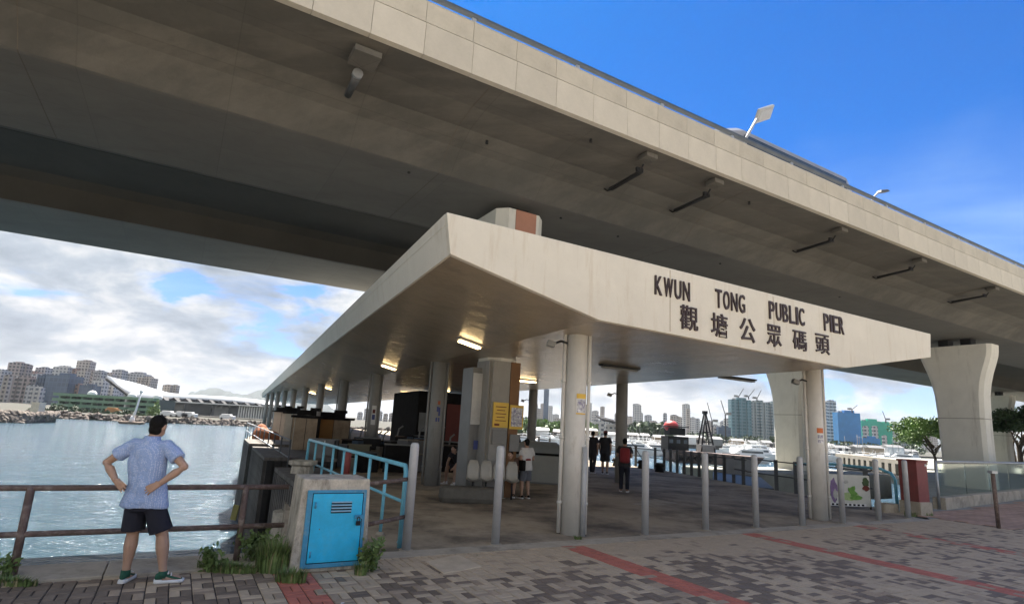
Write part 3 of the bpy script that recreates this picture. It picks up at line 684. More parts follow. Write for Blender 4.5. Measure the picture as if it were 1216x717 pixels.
notice('sticker_strip', Vector((-5.35, 23.0, 0)), 1.5, 0.18, 0.75, paper, 'pale poster with dark print on the third column of the left row', r=0.213, detail=[(-.3, .3, 0.45, 0.6, darkred), (-.35, .3, 0.2, 0.4, blu)], off=0.3)

# wall lamps at column heads
def head_lamp(p, z, rz, label):
    o = thing('column_spotlight', (p.x, p.y, z), rz, label, 'spotlight', 'spotlights on the column heads')
    MB().tube([(0, 0, 0), (-0.12, -0.02, 0.03), (-0.22, -0.05, -0.02)], 0.02, 8).obj('arm', darkmetal, parent=o)
    MB().box((-0.3, -0.06, -0.04), (0.16, 0.14, 0.11), Matrix.Rotation(0.3, 3, 'Y')).obj('lamp', greyp, parent=o, bev=0.015)
    return o
head_lamp(Vector((1.04, 10.1, 0)), 3.3, 0, 'grey spotlight on a bracket at the head of the nearest column')
head_lamp(Vector((4.0, 20.5, 0)), 3.1, 0, 'spotlight at the head of the dark grey right-row column')
head_lamp(Vector((1.05, 27.0, 0)), 3.0, 0, 'small spotlight on the dark column beside the counter')
head_lamp(Vector((7.35, 13.8, 0)), 3.25, 0, 'spotlight bracket at the head of the right white column')

# ceiling lights: tray with two lit tubes
def ceiling_light(x, y, label, ln=1.25, lit=True, rz=None, z=None):
    v = ray(x, y)
    zz = 3.5
    for _ in range(12):
        p = v * ((zz - EYE) / v.z) + Vector((0, 0, EYE)); zz = soffz(p) - 0.03
    q = p - W(0, 6.8); t_ = q.dot(ND) / PD.dot(ND); s_ = (q - PD * t_).dot(FD)
    o = thing('ceiling_light', p, RZF if rz is None else rz, label, 'ceiling light', 'fluorescent lights under the canopy')
    if s_ < 5.5: o.rotation_euler = (0, math.atan2(0.54, 2.6), RZF if rz is None else rz)
    MB().box((0, 0, 0.01), (ln, 0.20, 0.05)).obj('tray', housing if lit else darkmetal, parent=o, bev=0.01)
    for dy in (-0.05, 0.05):
        MB().tube([(-ln / 2 + .05, dy, -0.045), (ln / 2 - .05, dy, -0.045)], 0.022, 8).obj('tube', tube_lit if lit else greyp, parent=o)
    return o
ceiling_light(558, 407, 'lit ceiling light nearest the tall left corner of the canopy', 0.62)
ceiling_light(462, 435, 'lit ceiling light on the sloping left soffit, second from the corner', 0.6)
ceiling_light(621, 451, 'long lit ceiling tube in front of the clad pier', 1.15)
ceiling_light(489, 467, 'lit double tube deeper inside, between the two grey columns', 1.6)
ceiling_light(736, 436, 'unlit dark ceiling fitting between the near column and the right columns', 1.25, False)
ceiling_light(875, 449, 'unlit dark ceiling fitting low at the far right soffit edge', 1.7, False)
ceiling_light(389, 460, 'tiny lit fitting on the left soffit over the fourth column', 0.6)
ceiling_light(371, 466, 'tiny lit fitting on the left soffit, farther than the fourth column', 0.6)
ceiling_light(531, 463, 'pair of small lit lamps beside the second grey column', 0.35)

# ------------------------------------------------------------------ bollards
bpos = [(482, 653), (588, 646), (766, 635), (838, 629), (898, 626), (953, 624), (1001, 621), (1044, 618), (1079, 615)]
blab = ['tall grey bollard at the end of the pale blue railing', 'grey bollard in front of the seated people, left of the near column', 'grey bollard just right of the nearest white column',
        'grey bollard in front of the far crane barge', 'grey bollard in front of the grey railing panel', 'grey bollard just left of the right white column',
        'grey bollard just right of the right white column', 'grey bollard in front of the printed banner', 'grey bollard beside the maroon box']
first = None
for (x, y), l in zip(bpos, blab):
    p = at(x, y)
    if first is None:
        first = thing('bollard', p, 0, l, 'bollard', 'grey steel bollards along the pier kerb')
        r = 0.063
        MB().tube([(0, 0, 0.0), (0, 0, 1.40), (0, 0, 1.435), (0, 0, 1.455), (0, 0, 1.462)], [r, r, r * .93, r * .7, r * .25], 20).obj('post', bollard_m, parent=first)
        MB().tube([(0, 0, 0.0), (0, 0, 0.012)], r + 0.035, 20).obj('base_ring', kerb_m, parent=first)
    else: dup(first, p, random.uniform(0, 6), l)
p = at(690, 638); 

# ------------------------------------------------------------------ quay railing (rusty)
rl = thing('quay_railing', W(-1.5, 7.78), 0, 'rusty brown two-rail railing on the quay edge in front of the man', 'railing')
def rpt(mb, m, name='rail'): rel(rl, mb.obj(name, m, parent=rl))
zt, zm = 0.875, 0.42
RN = 7.72
for z_ in (zt, zm):
    rpt(MB().tube([W(-40, RN, z_ + .01), W(-1.9, RN, z_), W(-1.0, RN, z_ - 0.004), W(1.36, RN, z_ - 0.004)], 0.030, 12), rust)
for s_ in (-12.3, -9.8, -7.3, -4.7):
    rpt(MB().tube([W(s_, RN, 0), W(s_, RN, zt)], 0.034, 10), rust, 'post')
for x, y in ((15, 685),):
    s_ = sn(at(x, y))[0]; rpt(MB().tube([W(s_, RN, 0), W(s_, RN, zt + .0)], 0.038, 12), rust, 'post')
s_ = sn(at(277, 662))[0]; rpt(MB().tube([W(s_, RN, 0), W(s_, RN, zt)], 0.036, 12), rust, 'post')
r2 = thing('short_railing', W(2.2, 7.6), 0, 'short rusty two-rail section between the blue cabinet and the tall bollard', 'railing')
pB = at(482, 653)
for z_ in (0.93, 0.42):
    rel(r2, MB().tube([W(2.22, 7.42, z_), Vector((pB.x - .06, pB.y, z_ + .02))], 0.028, 10).obj('rail', rust, parent=r2))
rel(r2, MB().tube([W(2.26, 7.44, 0), W(2.26, 7.44, 0.95)], 0.02, 8).obj('post', rust, parent=r2))

# ------------------------------------------------------------------ blue cabinet in its concrete housing
c0, c1c = at(345, 681), at(440, 667)
s0, n0 = sn(c0); s1, n1 = sn(c1c)
s0, n0 = 1.40, 7.08; s1 = 2.22; 
cb = thing('meter_cabinet', W((s0 + s1) / 2, n0, 0), RZF, 'weathered concrete housing with a bright blue louvred steel door', 'cabinet')
w_ = s1 - s0; Hc = 1.03
def cring2(z, k): return [Vector((-w_ / 2 * k - (0.03 if z == 0 else 0), -0.02 if z == 0 else 0.03, z)), Vector((w_ / 2 * k + .02 * (z == 0), -0.02 if z == 0 else 0.03, z)), Vector((w_ / 2 * k, 0.62, z)), Vector((-w_ / 2 * k, 0.62, z))]
MB().loft([cring2(0, 1.03), cring2(Hc, 0.97)], 0, True, False).obj('housing', weathered, parent=cb, bev=0.018)
tl = Matrix.Rotation(rad(-2.8), 3, 'X')
def tb(c, d): return (Vector((c[0], c[1], 0)) * 0 + Vector(c), d)
def cbox(x, z, w2, h2, y0, th, m, name, parent=cb, bev=0.004, lab=None):
    yy = -0.02 + 0.05 * z / Hc + y0
    o_ = MB().box((0, 0, 0), (w2, th, h2), tl).obj(name, m, parent=parent, loc=(x, yy, z), bev=bev)
    return o_
dz = 0.475
fr = cbox(0.01, dz, 0.70, 0.86, -0.008, 0.03, cabinet_f, 'door_frame', bev=0.008)
door = cbox(0.02, dz + 0.01, 0.59, 0.76, -0.024, 0.012, cabinet_b, 'door', bev=0.006)
cbox(0.02, dz + 0.01, 0.606, 0.776, -0.0225, 0.004, blackp, 'door_gap', bev=0)
for k_ in range(4):
    o_ = MB().box((0, 0, 0), (0.24, 0.012, 0.016), Matrix.Rotation(rad(-35), 3, 'X')).obj('louver', mat('louver_pale_blue', (0.30, 0.50, 0.62), 0.5) if k_ == 0 else bpy.data.materials['louver_pale_blue'], parent=door, loc=(0.04, -0.013, 0.285 - k_ * 0.034), bev=0.003)
    MB().box((0, 0, 0), (0.24, 0.004, 0.012)).obj('louver_slot', blackp, parent=door, loc=(0.04, -0.0075, 0.270 - k_ * 0.034))
hs = MB().box((0, 0, 0), (0.12, 0.02, 0.045)).obj('hasp', cabinet_f, parent=cb, loc=(0.285, -0.045, 0.60), bev=0.004)
MB().box((0, 0, -0.03), (0.05, 0.028, 0.05)).tube([(-.016, 0, 0), (-.016, 0, .03), (0, 0, .043), (.016, 0, .03), (.016, 0, 0)], 0.006, 8).obj('padlock', darkmetal, parent=cb, loc=(0.27, -0.062, 0.56), bev=0.004)
rdc = random.Random(4)
for k_ in range(14):
    x_, zz_ = rdc.uniform(-.22, .24), rdc.choice([rdc.uniform(-.36, -.25), rdc.uniform(-.3, .15), -.37]); hh_ = rdc.uniform(.006, .035)
    MB().box((0, 0, 0), (rdc.uniform(.004, .022), .0012, hh_)).obj('paint_chip', rust, parent=door, loc=(x_, -0.0068, zz_))
for z_ in (0.20, 0.74): MB().tube([(0, 0, -0.035), (0, 0, 0.035)], 0.011, 10).obj('hinge', cabinet_f, parent=cb, loc=(-0.245, -0.035, z_))
MB().box((0, 0.0, 0), (0.60, 0.006, 0.02)).obj('rust_sill', rust, parent=cb, loc=(0.03, -0.034, 0.085))

# ------------------------------------------------------------------ pale blue railing
br = thing('blue_railing', at(472, 652), 0, 'pale blue tubular railing running back from the tall bollard along the pier edge', 'railing')
b0 = at(474, 650); b1 = Vector((-4.95, 14.6, 0)); bd = b1 - b0; Lb = bd.length; bdn = bd.normalized()
def bl_(mb, name='rail', m=bluerail): return rel(br, mb.obj(name, m, parent=br))
bl_(MB().tube([b0 + Vector((0, 0, 0.0)), b0 + Vector((0, 0, 1.04)), b0 + bdn * .05 + Vector((0, 0, 1.12)), b1 - bdn * .05 + Vector((0, 0, 1.14)), b1 + Vector((0, 0, 1.08)), b1], 0.033, 10), 'top_rail')
bl_(MB().tube([b0 + Vector((0, 0, .62)), b1 + Vector((0, 0, .62))], 0.024, 8), 'mid_rail')
bl_(MB().tube([b0 + bdn * 0.04 + Vector((0, 0, .07)), b0 + Vector((0, 0, .07))], 0.03, 8), 'foot_rail')
for k_ in range(1, 8):
    q = b0 + bdn * (Lb * k_ / 8)
    bl_(MB().tube([q, q + Vector((0, 0, 1.12))], 0.026, 8), 'post'); bl_(MB().tube([q, q + Vector((0, 0, .06))], [0.09, 0.05], 10), 'post_base', kerb_m)

# ------------------------------------------------------------------ timber fenders at the left pier edge
def fender(p0, p1, wd_, ztop, label, n_, depth=0.0):
    p0 = Vector((p0.x, p0.y, 0)); p1 = Vector((p1.x, p1.y, 0))
    o = thing('timber_fender', p0, 0, label, 'fender', 'timber fenders along the pier side')
    d = (p1 - p0); L = d.length; dn_ = d.normalized(); rz = math.atan2(dn_.y, dn_.x); nr = Vector((dn_.y, -dn_.x, 0))
    M_ = Matrix.Rotation(rz, 3, 'Z')
    cen = p0 + d / 2 + nr * (wd_ / 2) - o.location
    MB().box(cen + Vector((0, 0, (ztop + WATER) / 2 - 0.4)), (L, wd_ - 0.12, ztop - WATER + 0.6), M_).obj('core', darktimber, parent=o)
    MB().box(cen + Vector((0, 0, ztop - 0.04)), (L + 0.05, wd_ + 0.1, 0.10), M_).obj('top_plank', timber, parent=o, bev=0.01)
    pm = MB().box((0, 0, (ztop - 0.1 + WATER - 0.6) / 2), (L / n_ * 0.60, 0.12, ztop - 0.1 - WATER + 0.6)).mesh('plank', timber)
    for k_ in range(n_):
        o_ = bpy.data.objects.new('plank', pm); COL.objects.link(o_); o_.parent = o
        o_.location = p0 + dn_ * (L * (k_ + .5) / n_) - nr * 0.0 - o.location; o_.rotation_euler = (0, random.uniform(-.02, .02), rz)
    nw = max(3, int(wd_ / 0.22)); pm2 = MB().box((0, 0, (ztop - 0.1 + WATER - 0.6) / 2), (0.15, 0.08, ztop - 0.1 - WATER + 0.6)).mesh('plank', darktimber)
    for k_ in range(nw):
        o_ = bpy.data.objects.new('plank', pm2); COL.objects.link(o_); o_.parent = o
        o_.location = p0 + nr * (wd_ * (k_ + .5) / nw) - dn_ * 0.03 - o.location; o_.rotation_euler = (0, 0, rz + math.pi / 2)
    return o
fender(at(352, 573, .45), at(329, 555, .45), 1.2, .45, 'nearest grey slatted timber fender right behind the blue cabinet', 11)
fender(at(316, 543, .45), at(301, 530, .45), 2.0, .45, 'second timber fender with a black open end over the water', 12)
fender(at(297.5, 526.5, .45), at(291, 521, .45), 2.2, .45, 'third timber fender, small and farthest along the pier side', 8)
for k_, f in enumerate((0.0, 1.0, 2.0, 3.0)):                      # piles below the pier edge
    p = Vector((-4.4, 12.2, 0)) + Vector((-3.3, 6.9, 0)) * f
    MB().tube([(0, 0, WATER - 1), (0, 0, -0.2)], 0.28, 12).obj('pier_pile', weathered, loc=p, label='round concrete pile under the left pier edge, ' + ('nearest the street', 'second from the street', 'third from the street', 'farthest out')[k_], cat='pile', group='piles under the left edge')
MB().box((0, 0, 0), (0.16, 0.05, 0.42), Matrix.Rotation(0.12, 3, 'Y')).obj('yellow_marker', mat('faded_yellow', (0.42, 0.38, 0.13), 0.7), loc=at(279, 608, -1.15) * 1.0, label='small faded yellow marker hanging over the water by the railing post', cat='marker')

# ------------------------------------------------------------------ vegetation
def blades(n_, spread, hgt, lean=0.5, wdt=0.008, seed=0):
    rd = random.Random(seed); mb_ = MB()
    for i in range(n_):
        a = rd.uniform(0, 6.28); r_ = spread[0] * math.sqrt(rd.random()); x = math.cos(a) * r_; y = math.sin(a) * r_ * spread[1] / spread[0]
        h_ = hgt * rd.uniform(0.45, 1.0); d_ = Vector((math.cos(a + rd.uniform(-1, 1)), math.sin(a + rd.uniform(-1, 1)), 0)) * h_ * lean * rd.uniform(.2, 1)
        sd_ = Vector((-d_.y, d_.x, 0)).normalized() * wdt * rd.uniform(.6, 1.3)
        b_ = Vector((x, y, 0)); pts = [b_, b_ + d_ * .25 + Vector((0, 0, h_ * .55)), b_ + d_ + Vector((0, 0, h_ * rd.uniform(.75, 1)))]
        mi = 1 if rd.random() < 0.14 else 0
        mb_.add([pts[0] - sd_, pts[0] + sd_, pts[1] + sd_ * .8, pts[1] - sd_ * .8, pts[2]], [(0, 1, 2, 3), (3, 2, 4)], mi)
    return mb_
def leafy(n_, spread, hgt, leaf=0.035, seed=0, stems=9):
    rd = random.Random(seed); mb_ = MB()
    for s__ in range(stems):
        a = rd.uniform(0, 6.28); tip = Vector((math.cos(a) * spread[0] * rd.uniform(.2, 1), math.sin(a) * spread[1] * rd.uniform(.2, 1), hgt * rd.uniform(.5, 1)))
        bs = Vector((tip.x * .3, tip.y * .3, 0)); md = bs.lerp(tip, .5) + Vector((0, 0, hgt * .12))
        mb_.tube([bs, md, tip], [.006, .005, .002], 4)
        for i in range(n_ // stems):
            f = rd.uniform(.15, 1); p = (bs.lerp(md, f * 2) if f < .5 else md.lerp(tip, f * 2 - 1)) + Vector([rd.gauss(0, .03) for _ in range(3)])
            u_ = Vector([rd.gauss(0, 1) for _ in range(3)]).normalized(); w2 = u_.cross(Vector([rd.gauss(0, 1) for _ in range(3)])).normalized(); l_ = leaf * rd.uniform(.6, 1.4)
            mb_.add([p - u_ * l_, p + w2 * l_ * .45, p + u_ * l_, p - w2 * l_ * .45], [(0, 1, 2, 3)])
    return mb_
def weed(x, y, n_, sp, h_, label, seed, leaf=False, z=0.0, **k):
    p = at(x, y, z); o = (leafy(n_, sp, h_, seed=seed, **k) if leaf else blades(n_, sp, h_, seed=seed, **k)).obj('weed_clump', [weedm, strawm], loc=p, label=label, cat='weeds'); return o
weed(325, 676, 620, (0.20, 0.2), 0.42, 'tall grass clump against the left side of the blue cabinet', 1)
weed(345, 690, 260, (0.17, 0.09), 0.17, 'low yellowish grass tuft at the foot of the concrete housing', 2)
weed(270, 678, 520, (0.34, 0.10), 0.13, 'low spreading weeds along the kerb left of the cabinet', 3, lean=0.9)
weed(300, 668, 420, (0.34, 0.2), 0.40, 'dark leafy shrub weed between the railing post and the cabinet', 4, leaf=True)
weed(250, 678, 200, (0.14, 0.1), 0.26, 'small leafy weed at the foot of the right railing post', 5, leaf=True, stems=7)
weed(440, 674, 360, (0.13, 0.1), 0.34, 'bushy weed growing at the right corner of the blue cabinet', 6, leaf=True, leaf_=None) if False else weed(440, 678, 360, (0.16, 0.1), 0.36, 'bushy weed growing at the right corner of the blue cabinet', 6, leaf=True)
weed(428, 682, 150, (0.07, 0.05), 0.18, 'thin grass tuft under the right edge of the blue door', 7)
weed(12, 694, 260, (0.26, 0.06), 0.10, 'grass tuft around the foot of the leftmost railing post', 8, lean=.8)
weed(4, 688, 110, (0.12, 0.1), 0.24, 'thin leafy weed at the very left edge of the quay', 9, leaf=True, stems=6)
weed(686, 640, 60, (0.07, 0.04), 0.07, 'tiny weed in the crack at the foot of the near column', 10, lean=.9)
weed(1082, 613, 70, (0.16, 0.1), 0.18, 'small weed beside the maroon box plinth', 11)
weed(1100, 612, 60, (0.2, 0.1), 0.12, 'low weed at the foot of the glass balustrade kerb', 12)

def tree(x, y, Y, hgt, cr, label, seed, m=leafA, crown_z=0.62, n_=5200, flat=0.45, trunks=1, leaf=0.16, group=None):
    rd = random.Random(seed); p = far(x, y, Y); p.z = -0.02
    o = thing('tree', p, 0, label, 'tree', group)
    cz = hgt * crown_z; tb_ = MB(); tips = []
    for tk in range(trunks):
        bx = (tk - (trunks - 1) / 2) * 0.7
        top = Vector((bx + rd.uniform(-.3, .3), rd.uniform(-.3, .3), cz * .85))
        tb_.tube([(bx, 0, 0), (bx + rd.uniform(-.1, .1), 0, cz * .4), top], [hgt * .028, hgt * .022, hgt * .015], 8)
        for k_ in range(9 // trunks + 2):
            a = rd.uniform(0, 6.28); r_ = cr * rd.uniform(.4, .85); tip = Vector((bx * .5 + math.cos(a) * r_, math.sin(a) * r_, cz + (hgt - cz) * rd.uniform(0.0, .75)))
            st = Vector((bx, 0, cz * rd.uniform(.5, .85))); tb_.tube([st, st.lerp(tip, .5) + Vector((0, 0, .25)), tip], [hgt * .012, hgt * .008, .015], 6); tips.append(tip)
    tb_.obj('trunk', bark, parent=o)
    cl_ = []
    for k_ in range(34):
        a = rd.uniform(0, 6.28); r_ = cr * math.sqrt(rd.random()) * .9
        cl_.append((Vector((math.cos(a) * r_, math.sin(a) * r_, cz + (hgt - cz) * (0.25 + flat * rd.random()) * (1.25 - .6 * (r_ / cr) ** 2))), rd.uniform(.22, .42) * cr * .75))
    for tt in tips: cl_.append((tt, cr * .22))
    lf = MB()
    for i in range(n_):
        c_, rr = cl_[i % len(cl_)]
        v = Vector([rd.gauss(0, 1) for _ in range(3)]).normalized() * rr * rd.uniform(.55, 1.05); v.z *= .62; q = c_ + v
        u_ = Vector([rd.gauss(0, 1) for _ in range(3)]).normalized(); w2 = u_.cross(Vector([rd.gauss(0, 1) for _ in range(3)])).normalized(); l_ = leaf * rd.uniform(.6, 1.3)
        lf.add([q - u_ * l_, q + w2 * l_ * .5, q + u_ * l_, q - w2 * l_ * .5], [(0, 1, 2, 3)])
    lf.obj('crown', m, parent=o); return o
tree(1110, 540, 52, 5.3, 3.5, 'broad light green tree left of the big flared pier', 21, crown_z=.46, leaf=.13, n_=8000, flat=.3)
tree(1128, 540, 57, 5.2, 2.6, 'green tree mostly hidden behind the big flared pier', 22, crown_z=.55, leaf=.13)
tree(1205, 545, 78, 8.6, 4.2, 'dark multi-stemmed tree right of the farthest pier', 23, leafB, .50, 6500, trunks=3, leaf=.13)
tree(1224, 545, 47, 6.0, 2.5, 'tall dark tree at the right edge of the view', 24, leafB, .5, 6500, trunks=3, leaf=.13)
tree(1252, 545, 50, 6.8, 3.2, 'dark tree beyond the right edge of the view', 25, leafB, .5, 4500, trunks=2, leaf=.13)
#PART2
# ------------------------------------------------------------------ people
def remesh(mb_, voxel, it=4, fac=0.5):
    me = mb_.mesh('tmp', []); o = bpy.data.objects.new('tmp', me); COL.objects.link(o)
    r_ = o.modifiers.new('r', 'REMESH'); r_.mode = 'VOXEL'; r_.voxel_size = voxel; r_.use_smooth_shade = True
    s_ = o.modifiers.new('s', 'SMOOTH'); s_.factor = fac; s_.iterations = it
    bpy.context.view_layer.update()
    m = bpy.data.meshes.new_from_object(o.evaluated_get(bpy.context.evaluated_depsgraph_get())); bpy.data.objects.remove(o)
    for p_ in m.polygons: p_.use_smooth = True
    return m
def mobj(name, me, m, parent):
    me.materials.clear(); me.materials.append(m); o = bpy.data.objects.new(name, me); COL.objects.link(o); o.parent = parent
    for p_ in me.polygons: p_.material_index = 0
    return o
def ell(c, a, b_, seg=16, tilt=0.0):
    return [Vector((c[0] + a * math.cos(2 * math.pi * j / seg), c[1] + b_ * math.sin(2 * math.pi * j / seg), c[2] + tilt * math.cos(2 * math.pi * j / seg))) for j in range(seg)]
V = Vector
skin = mat('skin', (0.44, 0.27, 0.185), 0.55, 0.08, 6, 0.1, 60)
skin_w = mat('tanned_skin', (0.33, 0.17, 0.10), 0.5, 0.08, 6, 0.1, 60)
hairm = mat('black_hair', (0.010, 0.009, 0.008), 0.7, 0.4, 30, 1.0, 90, spec=0.15)
navy = mat('navy_shorts_cloth', (0.012, 0.013, 0.024), 0.85, 0.2, 5, 0.5, 20)
shirt_m = mat('blue_patterned_shirt', (0.31, 0.42, 0.68), 0.85, 0.07, 3, 0.7, 7, bdist=0.05)
t = shirt_m.node_tree; b = t.nodes['Principled BSDF']; old = b.inputs['Base Color'].links[0].from_socket
tcn = N(t, 'ShaderNodeTexCoord'); vo = N(t, 'ShaderNodeTexVoronoi'); vo.inputs['Scale'].default_value = 62; vo.inputs['Randomness'].default_value = 0.35
t.links.new(tcn.outputs['Object'], vo.inputs['Vector'])
t.links.new(mixc(t, ramp(t, vo.outputs['Distance'], [(0.26, 0.6), (0.44, 0.0)]), old, (0.72, 0.78, 0.90)), b.inputs['Base Color'])

def figure(label, loc, rz, J, cloth, scale=1.0, voxel=0.016, hands=False, extras=None, group=None, waist=0.17, longpants=False, sleeve=0.62):
    o = thing('person', loc, rz, label, 'person', group); o.scale = (scale,) * 3
    mb_ = MB(); g = lambda k: V(J[k])
    pel, ch, nk, hd = g('pelvis'), g('chest'), g('neck'), g('head')
    # trunk
    mb_.loft([ell(pel - V((0, 0, .10)), .13, .10), ell(pel, .155, .11), ell(pel.lerp(ch, .5), .135, .095), ell(ch, .16, .105), ell(ch.lerp(nk, .7), .15, .085), ell(nk, .06, .06)])
    mb_.tube([nk - V((0, 0, .05)), nk.lerp(hd, .6)], [.062, .052], 14)
    hv = V(J.get('look', (0, 1, 0))).normalized(); sd_ = V((hv.y, -hv.x, 0))
    mb_.ball(hd + V((0, 0, .015)), (.076, .090, .104), 18, 12)
    mb_.ball(hd + hv * .03 - V((0, 0, .055)), (.055, .058, .055), 14, 9)
    mb_.tube([hd + hv * .085 + V((0, 0, .015)), hd + hv * .108 - V((0, 0, .02)), hd + hv * .085 - V((0, 0, .028))], [.008, .014, .01], 8)
    for sg in (-1, 1): mb_.ball(hd + sd_ * sg * .076 - V((0, 0, .0)), (.012, .022, .03), 8, 6)
    for sg, L in ((-1, 'L'), (1, 'R')):
        sh, el, wr, ha = g('sh' + L), g('el' + L), g('wr' + L), g('ha' + L)
        mb_.tube([sh, sh.lerp(el, .35), el, el.lerp(wr, .35), wr], [.053, .051, .040, .043, .028], 14)
        mb_.ball(sh, .052, 12, 8); mb_.ball(el, .041, 10, 7)
        hdir = (ha - wr).normalized(); 
        if hands:
            side = V(J['pside' + L]).normalized(); nrm_ = hdir.cross(side).normalized(); side = nrm_.cross(hdir)
            pal = wr + hdir * .05
            for q_ in (-1, -.33, .33, 1): mb_.tube([wr + side * q_ * .012, wr + hdir * .085 + side * q_ * .030], [.017, .0135], 8)
            curl = V(J.get('curl' + L, (0, 0, 0)))
            for i_, (q_, ln_) in enumerate(((-1.0, .062), (-.33, .075), (.33, .07), (1.0, .055))):
                a_ = wr + hdir * .083 + side * q_ * .031; d1 = (hdir + side * q_ * .16).normalized()
                mb_.tube([a_, a_ + d1 * ln_ * .5 + curl * .2, a_ + d1 * ln_ + curl], [.0105, .0095, .0078], 8)
            th = V(J['thumb' + L]).normalized(); a_ = wr + hdir * .02 + side * (-.02)
            mb_.tube([a_, a_ + th * .04 + hdir * .01, a_ + th * .065 + hdir * .03], [.015, .012, .009], 8)
        else:
            mb_.tube([wr, wr + hdir * .05, wr + hdir * .10, wr + hdir * .16], [.024, .036, .034, .012], 8, ex=1.0)
        hp, kn, an = g('hip' + L), g('kn' + L), g('an' + L)
        mb_.tube([hp, hp.lerp(kn, .4), kn - (kn - hp) * .06, kn, kn.lerp(an, .3), kn.lerp(an, .75), an], [.085, .080, .060, .057, .064, .040, .038], 14)
        toe = g('toe' + L); mb_.tube([an - V((0, 0, .03)), toe], [.04, .03], 10)
    mobj('body', remesh(mb_, voxel, 3), cloth['skin'], o)
    # shirt
    mb_ = MB(); hem = J.get('hem', .74)
    p0_ = V((pel.x, pel.y, hem))
    hw = J.get('hemw', waist + .045)
    mb_.loft([ell(p0_, hw, .135, tilt=J.get('tilt', 0)), ell(p0_.lerp(pel, .6), hw - .01, .14), ell(pel + V((0, 0, .10)), waist + .02, .125), ell(pel.lerp(ch, .6), waist + .02, .12), ell(ch, .195, .125), ell(ch.lerp(nk, .5), .183, .108), ell(ch.lerp(nk, .72), .150, .085), ell(ch.lerp(nk, .88), .102, .084), ell(nk - V((0, 0, .01)), .078, .078)], 0)
    for L in 'LR':
        sh, el = g('sh' + L), g('el' + L); e2 = sh.lerp(el, sleeve)
        sd2 = (e2 - sh).normalized(); mb_.tube([ch.lerp(nk, .62), sh + V((0, 0, .004)), sh.lerp(e2, .45), e2], [.06, .068, .070, .076], 16); mb_.tube([nk - V((0, 0, .045)), sh - V((0, 0, .01))], [.045, .062], 14)
    me = remesh(mb_, max(voxel * .9, .010), 5)
    for v in me.vertices:
        c_ = v.co; f_ = noise.noise(V((c_.x * 7 + c_.z * 5, c_.y * 6, c_.z * 3 - c_.x * 5))) * .012 + noise.noise(V((c_.x * 16 - c_.z * 9, c_.y * 12, c_.z * 7 + c_.x * 9))) * .006
        v.co = c_ + v.normal * (f_ + .003) * (1.0 if c_.z < .95 else .8)
    mobj('shirt', me, cloth['shirt'], o)
    if cloth.get('collar'):
        MB().loft([ell(nk + V((0, 0, -.025)), .086, .084), ell(nk + V((0, 0, .028)), .076, .074), ell(nk + V((0, 0, .024)), .070, .068), ell(nk + V((0, 0, -.03)), .07, .066)], 0, False).obj('collar', cloth['shirt'], parent=o)
    mb_ = MB(); mb_.loft([ell(pel - V((0, 0, .16)), .165, .115), ell(pel - V((0, 0, .05)), .18, .125), ell(pel + V((0, 0, .06)), .165, .115)], 0)
    for L in 'LR':
        hp, kn, an = g('hip' + L), g('kn' + L), g('an' + L)
        if longpants: mb_.tube([hp + V((0, 0, .02)), hp.lerp(kn, .5), kn, an], [.098, .088, .072, .062], 14)
        else: mb_.tube([hp + V((0, 0, .02)), hp.lerp(kn, .45), hp.lerp(kn, .88)], [.095, .105, .112], 16)
    mobj('trousers' if longpants else 'shorts', remesh(mb_, max(voxel * .9, .011), 4), cloth['pants'], o)
    # hair
    mb_ = MB(); hc = hd + V((0, 0, .035)) - hv * .012
    mb_.ball(hc, (.081, .092, .092), 18, 12); mb_.ball(hd - hv * .042 - V((0, 0, .03)), (.068, .05, .066), 14, 9)
    me = remesh(mb_, voxel, 2); mobj('hair', me, hairm, o)
    if cloth.get('cap'): MB().ball(hd + V((0, 0, .06)), (.095, .105, .075), 14, 9).tube([hd + hv * .07 + V((0, 0, .05)), hd + hv * .17 + V((0, 0, .045))], [.07, .05], 10).obj('cap', cloth['cap'], parent=o)
    # face: eyes, mouth
    for sg in (-1, 1): MB().ball(hd + hv * .083 + sd_ * sg * .030 + V((0, 0, .018)), .010, 8, 6).obj('eye', paper, parent=o)
    MB().box(hd + hv * .083 - V((0, 0, .052)), (.04, .012, .009), Matrix.Rotation(math.atan2(hv.y, hv.x) - math.pi / 2, 3, 'Z')).obj('mouth', darkred, parent=o)
    # shoes
    for L in 'LR':
        an, toe = g('an' + L), g('toe' + L); d = V((toe.x - an.x, toe.y - an.y, 0)).normalized(); s_ = V((d.y, -d.x, 0)); base = V((an.x, an.y, an.z - .08))
        def fr_(f, wd, z0, z1): return [base + d * f + s_ * wd + V((0, 0, z0)), base + d * f + s_ * wd * .85 + V((0, 0, z1)), base + d * f - s_ * wd * .85 + V((0, 0, z1)), base + d * f - s_ * wd + V((0, 0, z0))]
        mb_ = MB().loft([fr_(-.075, .022, .0, .035), fr_(-.06, .038, 0, .035), fr_(.05, .042, 0, .03), fr_(.14, .05, 0, .028), fr_(.185, .038, 0, .03), fr_(.20, .015, .008, .03)], 0, True, True)
        so_ = mb_.obj('sole', cloth.get('sole', paper), parent=o)
        mb_ = MB().loft([fr_(-.07, .025, .03, .085), fr_(-.05, .036, .03, .105), fr_(.02, .038, .03, .10), fr_(.08, .040, .028, .07), fr_(.14, .044, .026, .052), fr_(.185, .028, .026, .04)], 0, True, True)
        sh_ = mb_.obj('shoe', cloth.get('shoe', blackp), parent=o)
        m_ = sh_.modifiers.new('s', 'SUBSURF'); m_.levels = m_.render_levels = 2
        if cloth.get('sock'): MB().tube([an - V((0, 0, .03)), an + V((0, 0, .035))], [.046, .043], 14).obj('sock', cloth['sock'], parent=o)
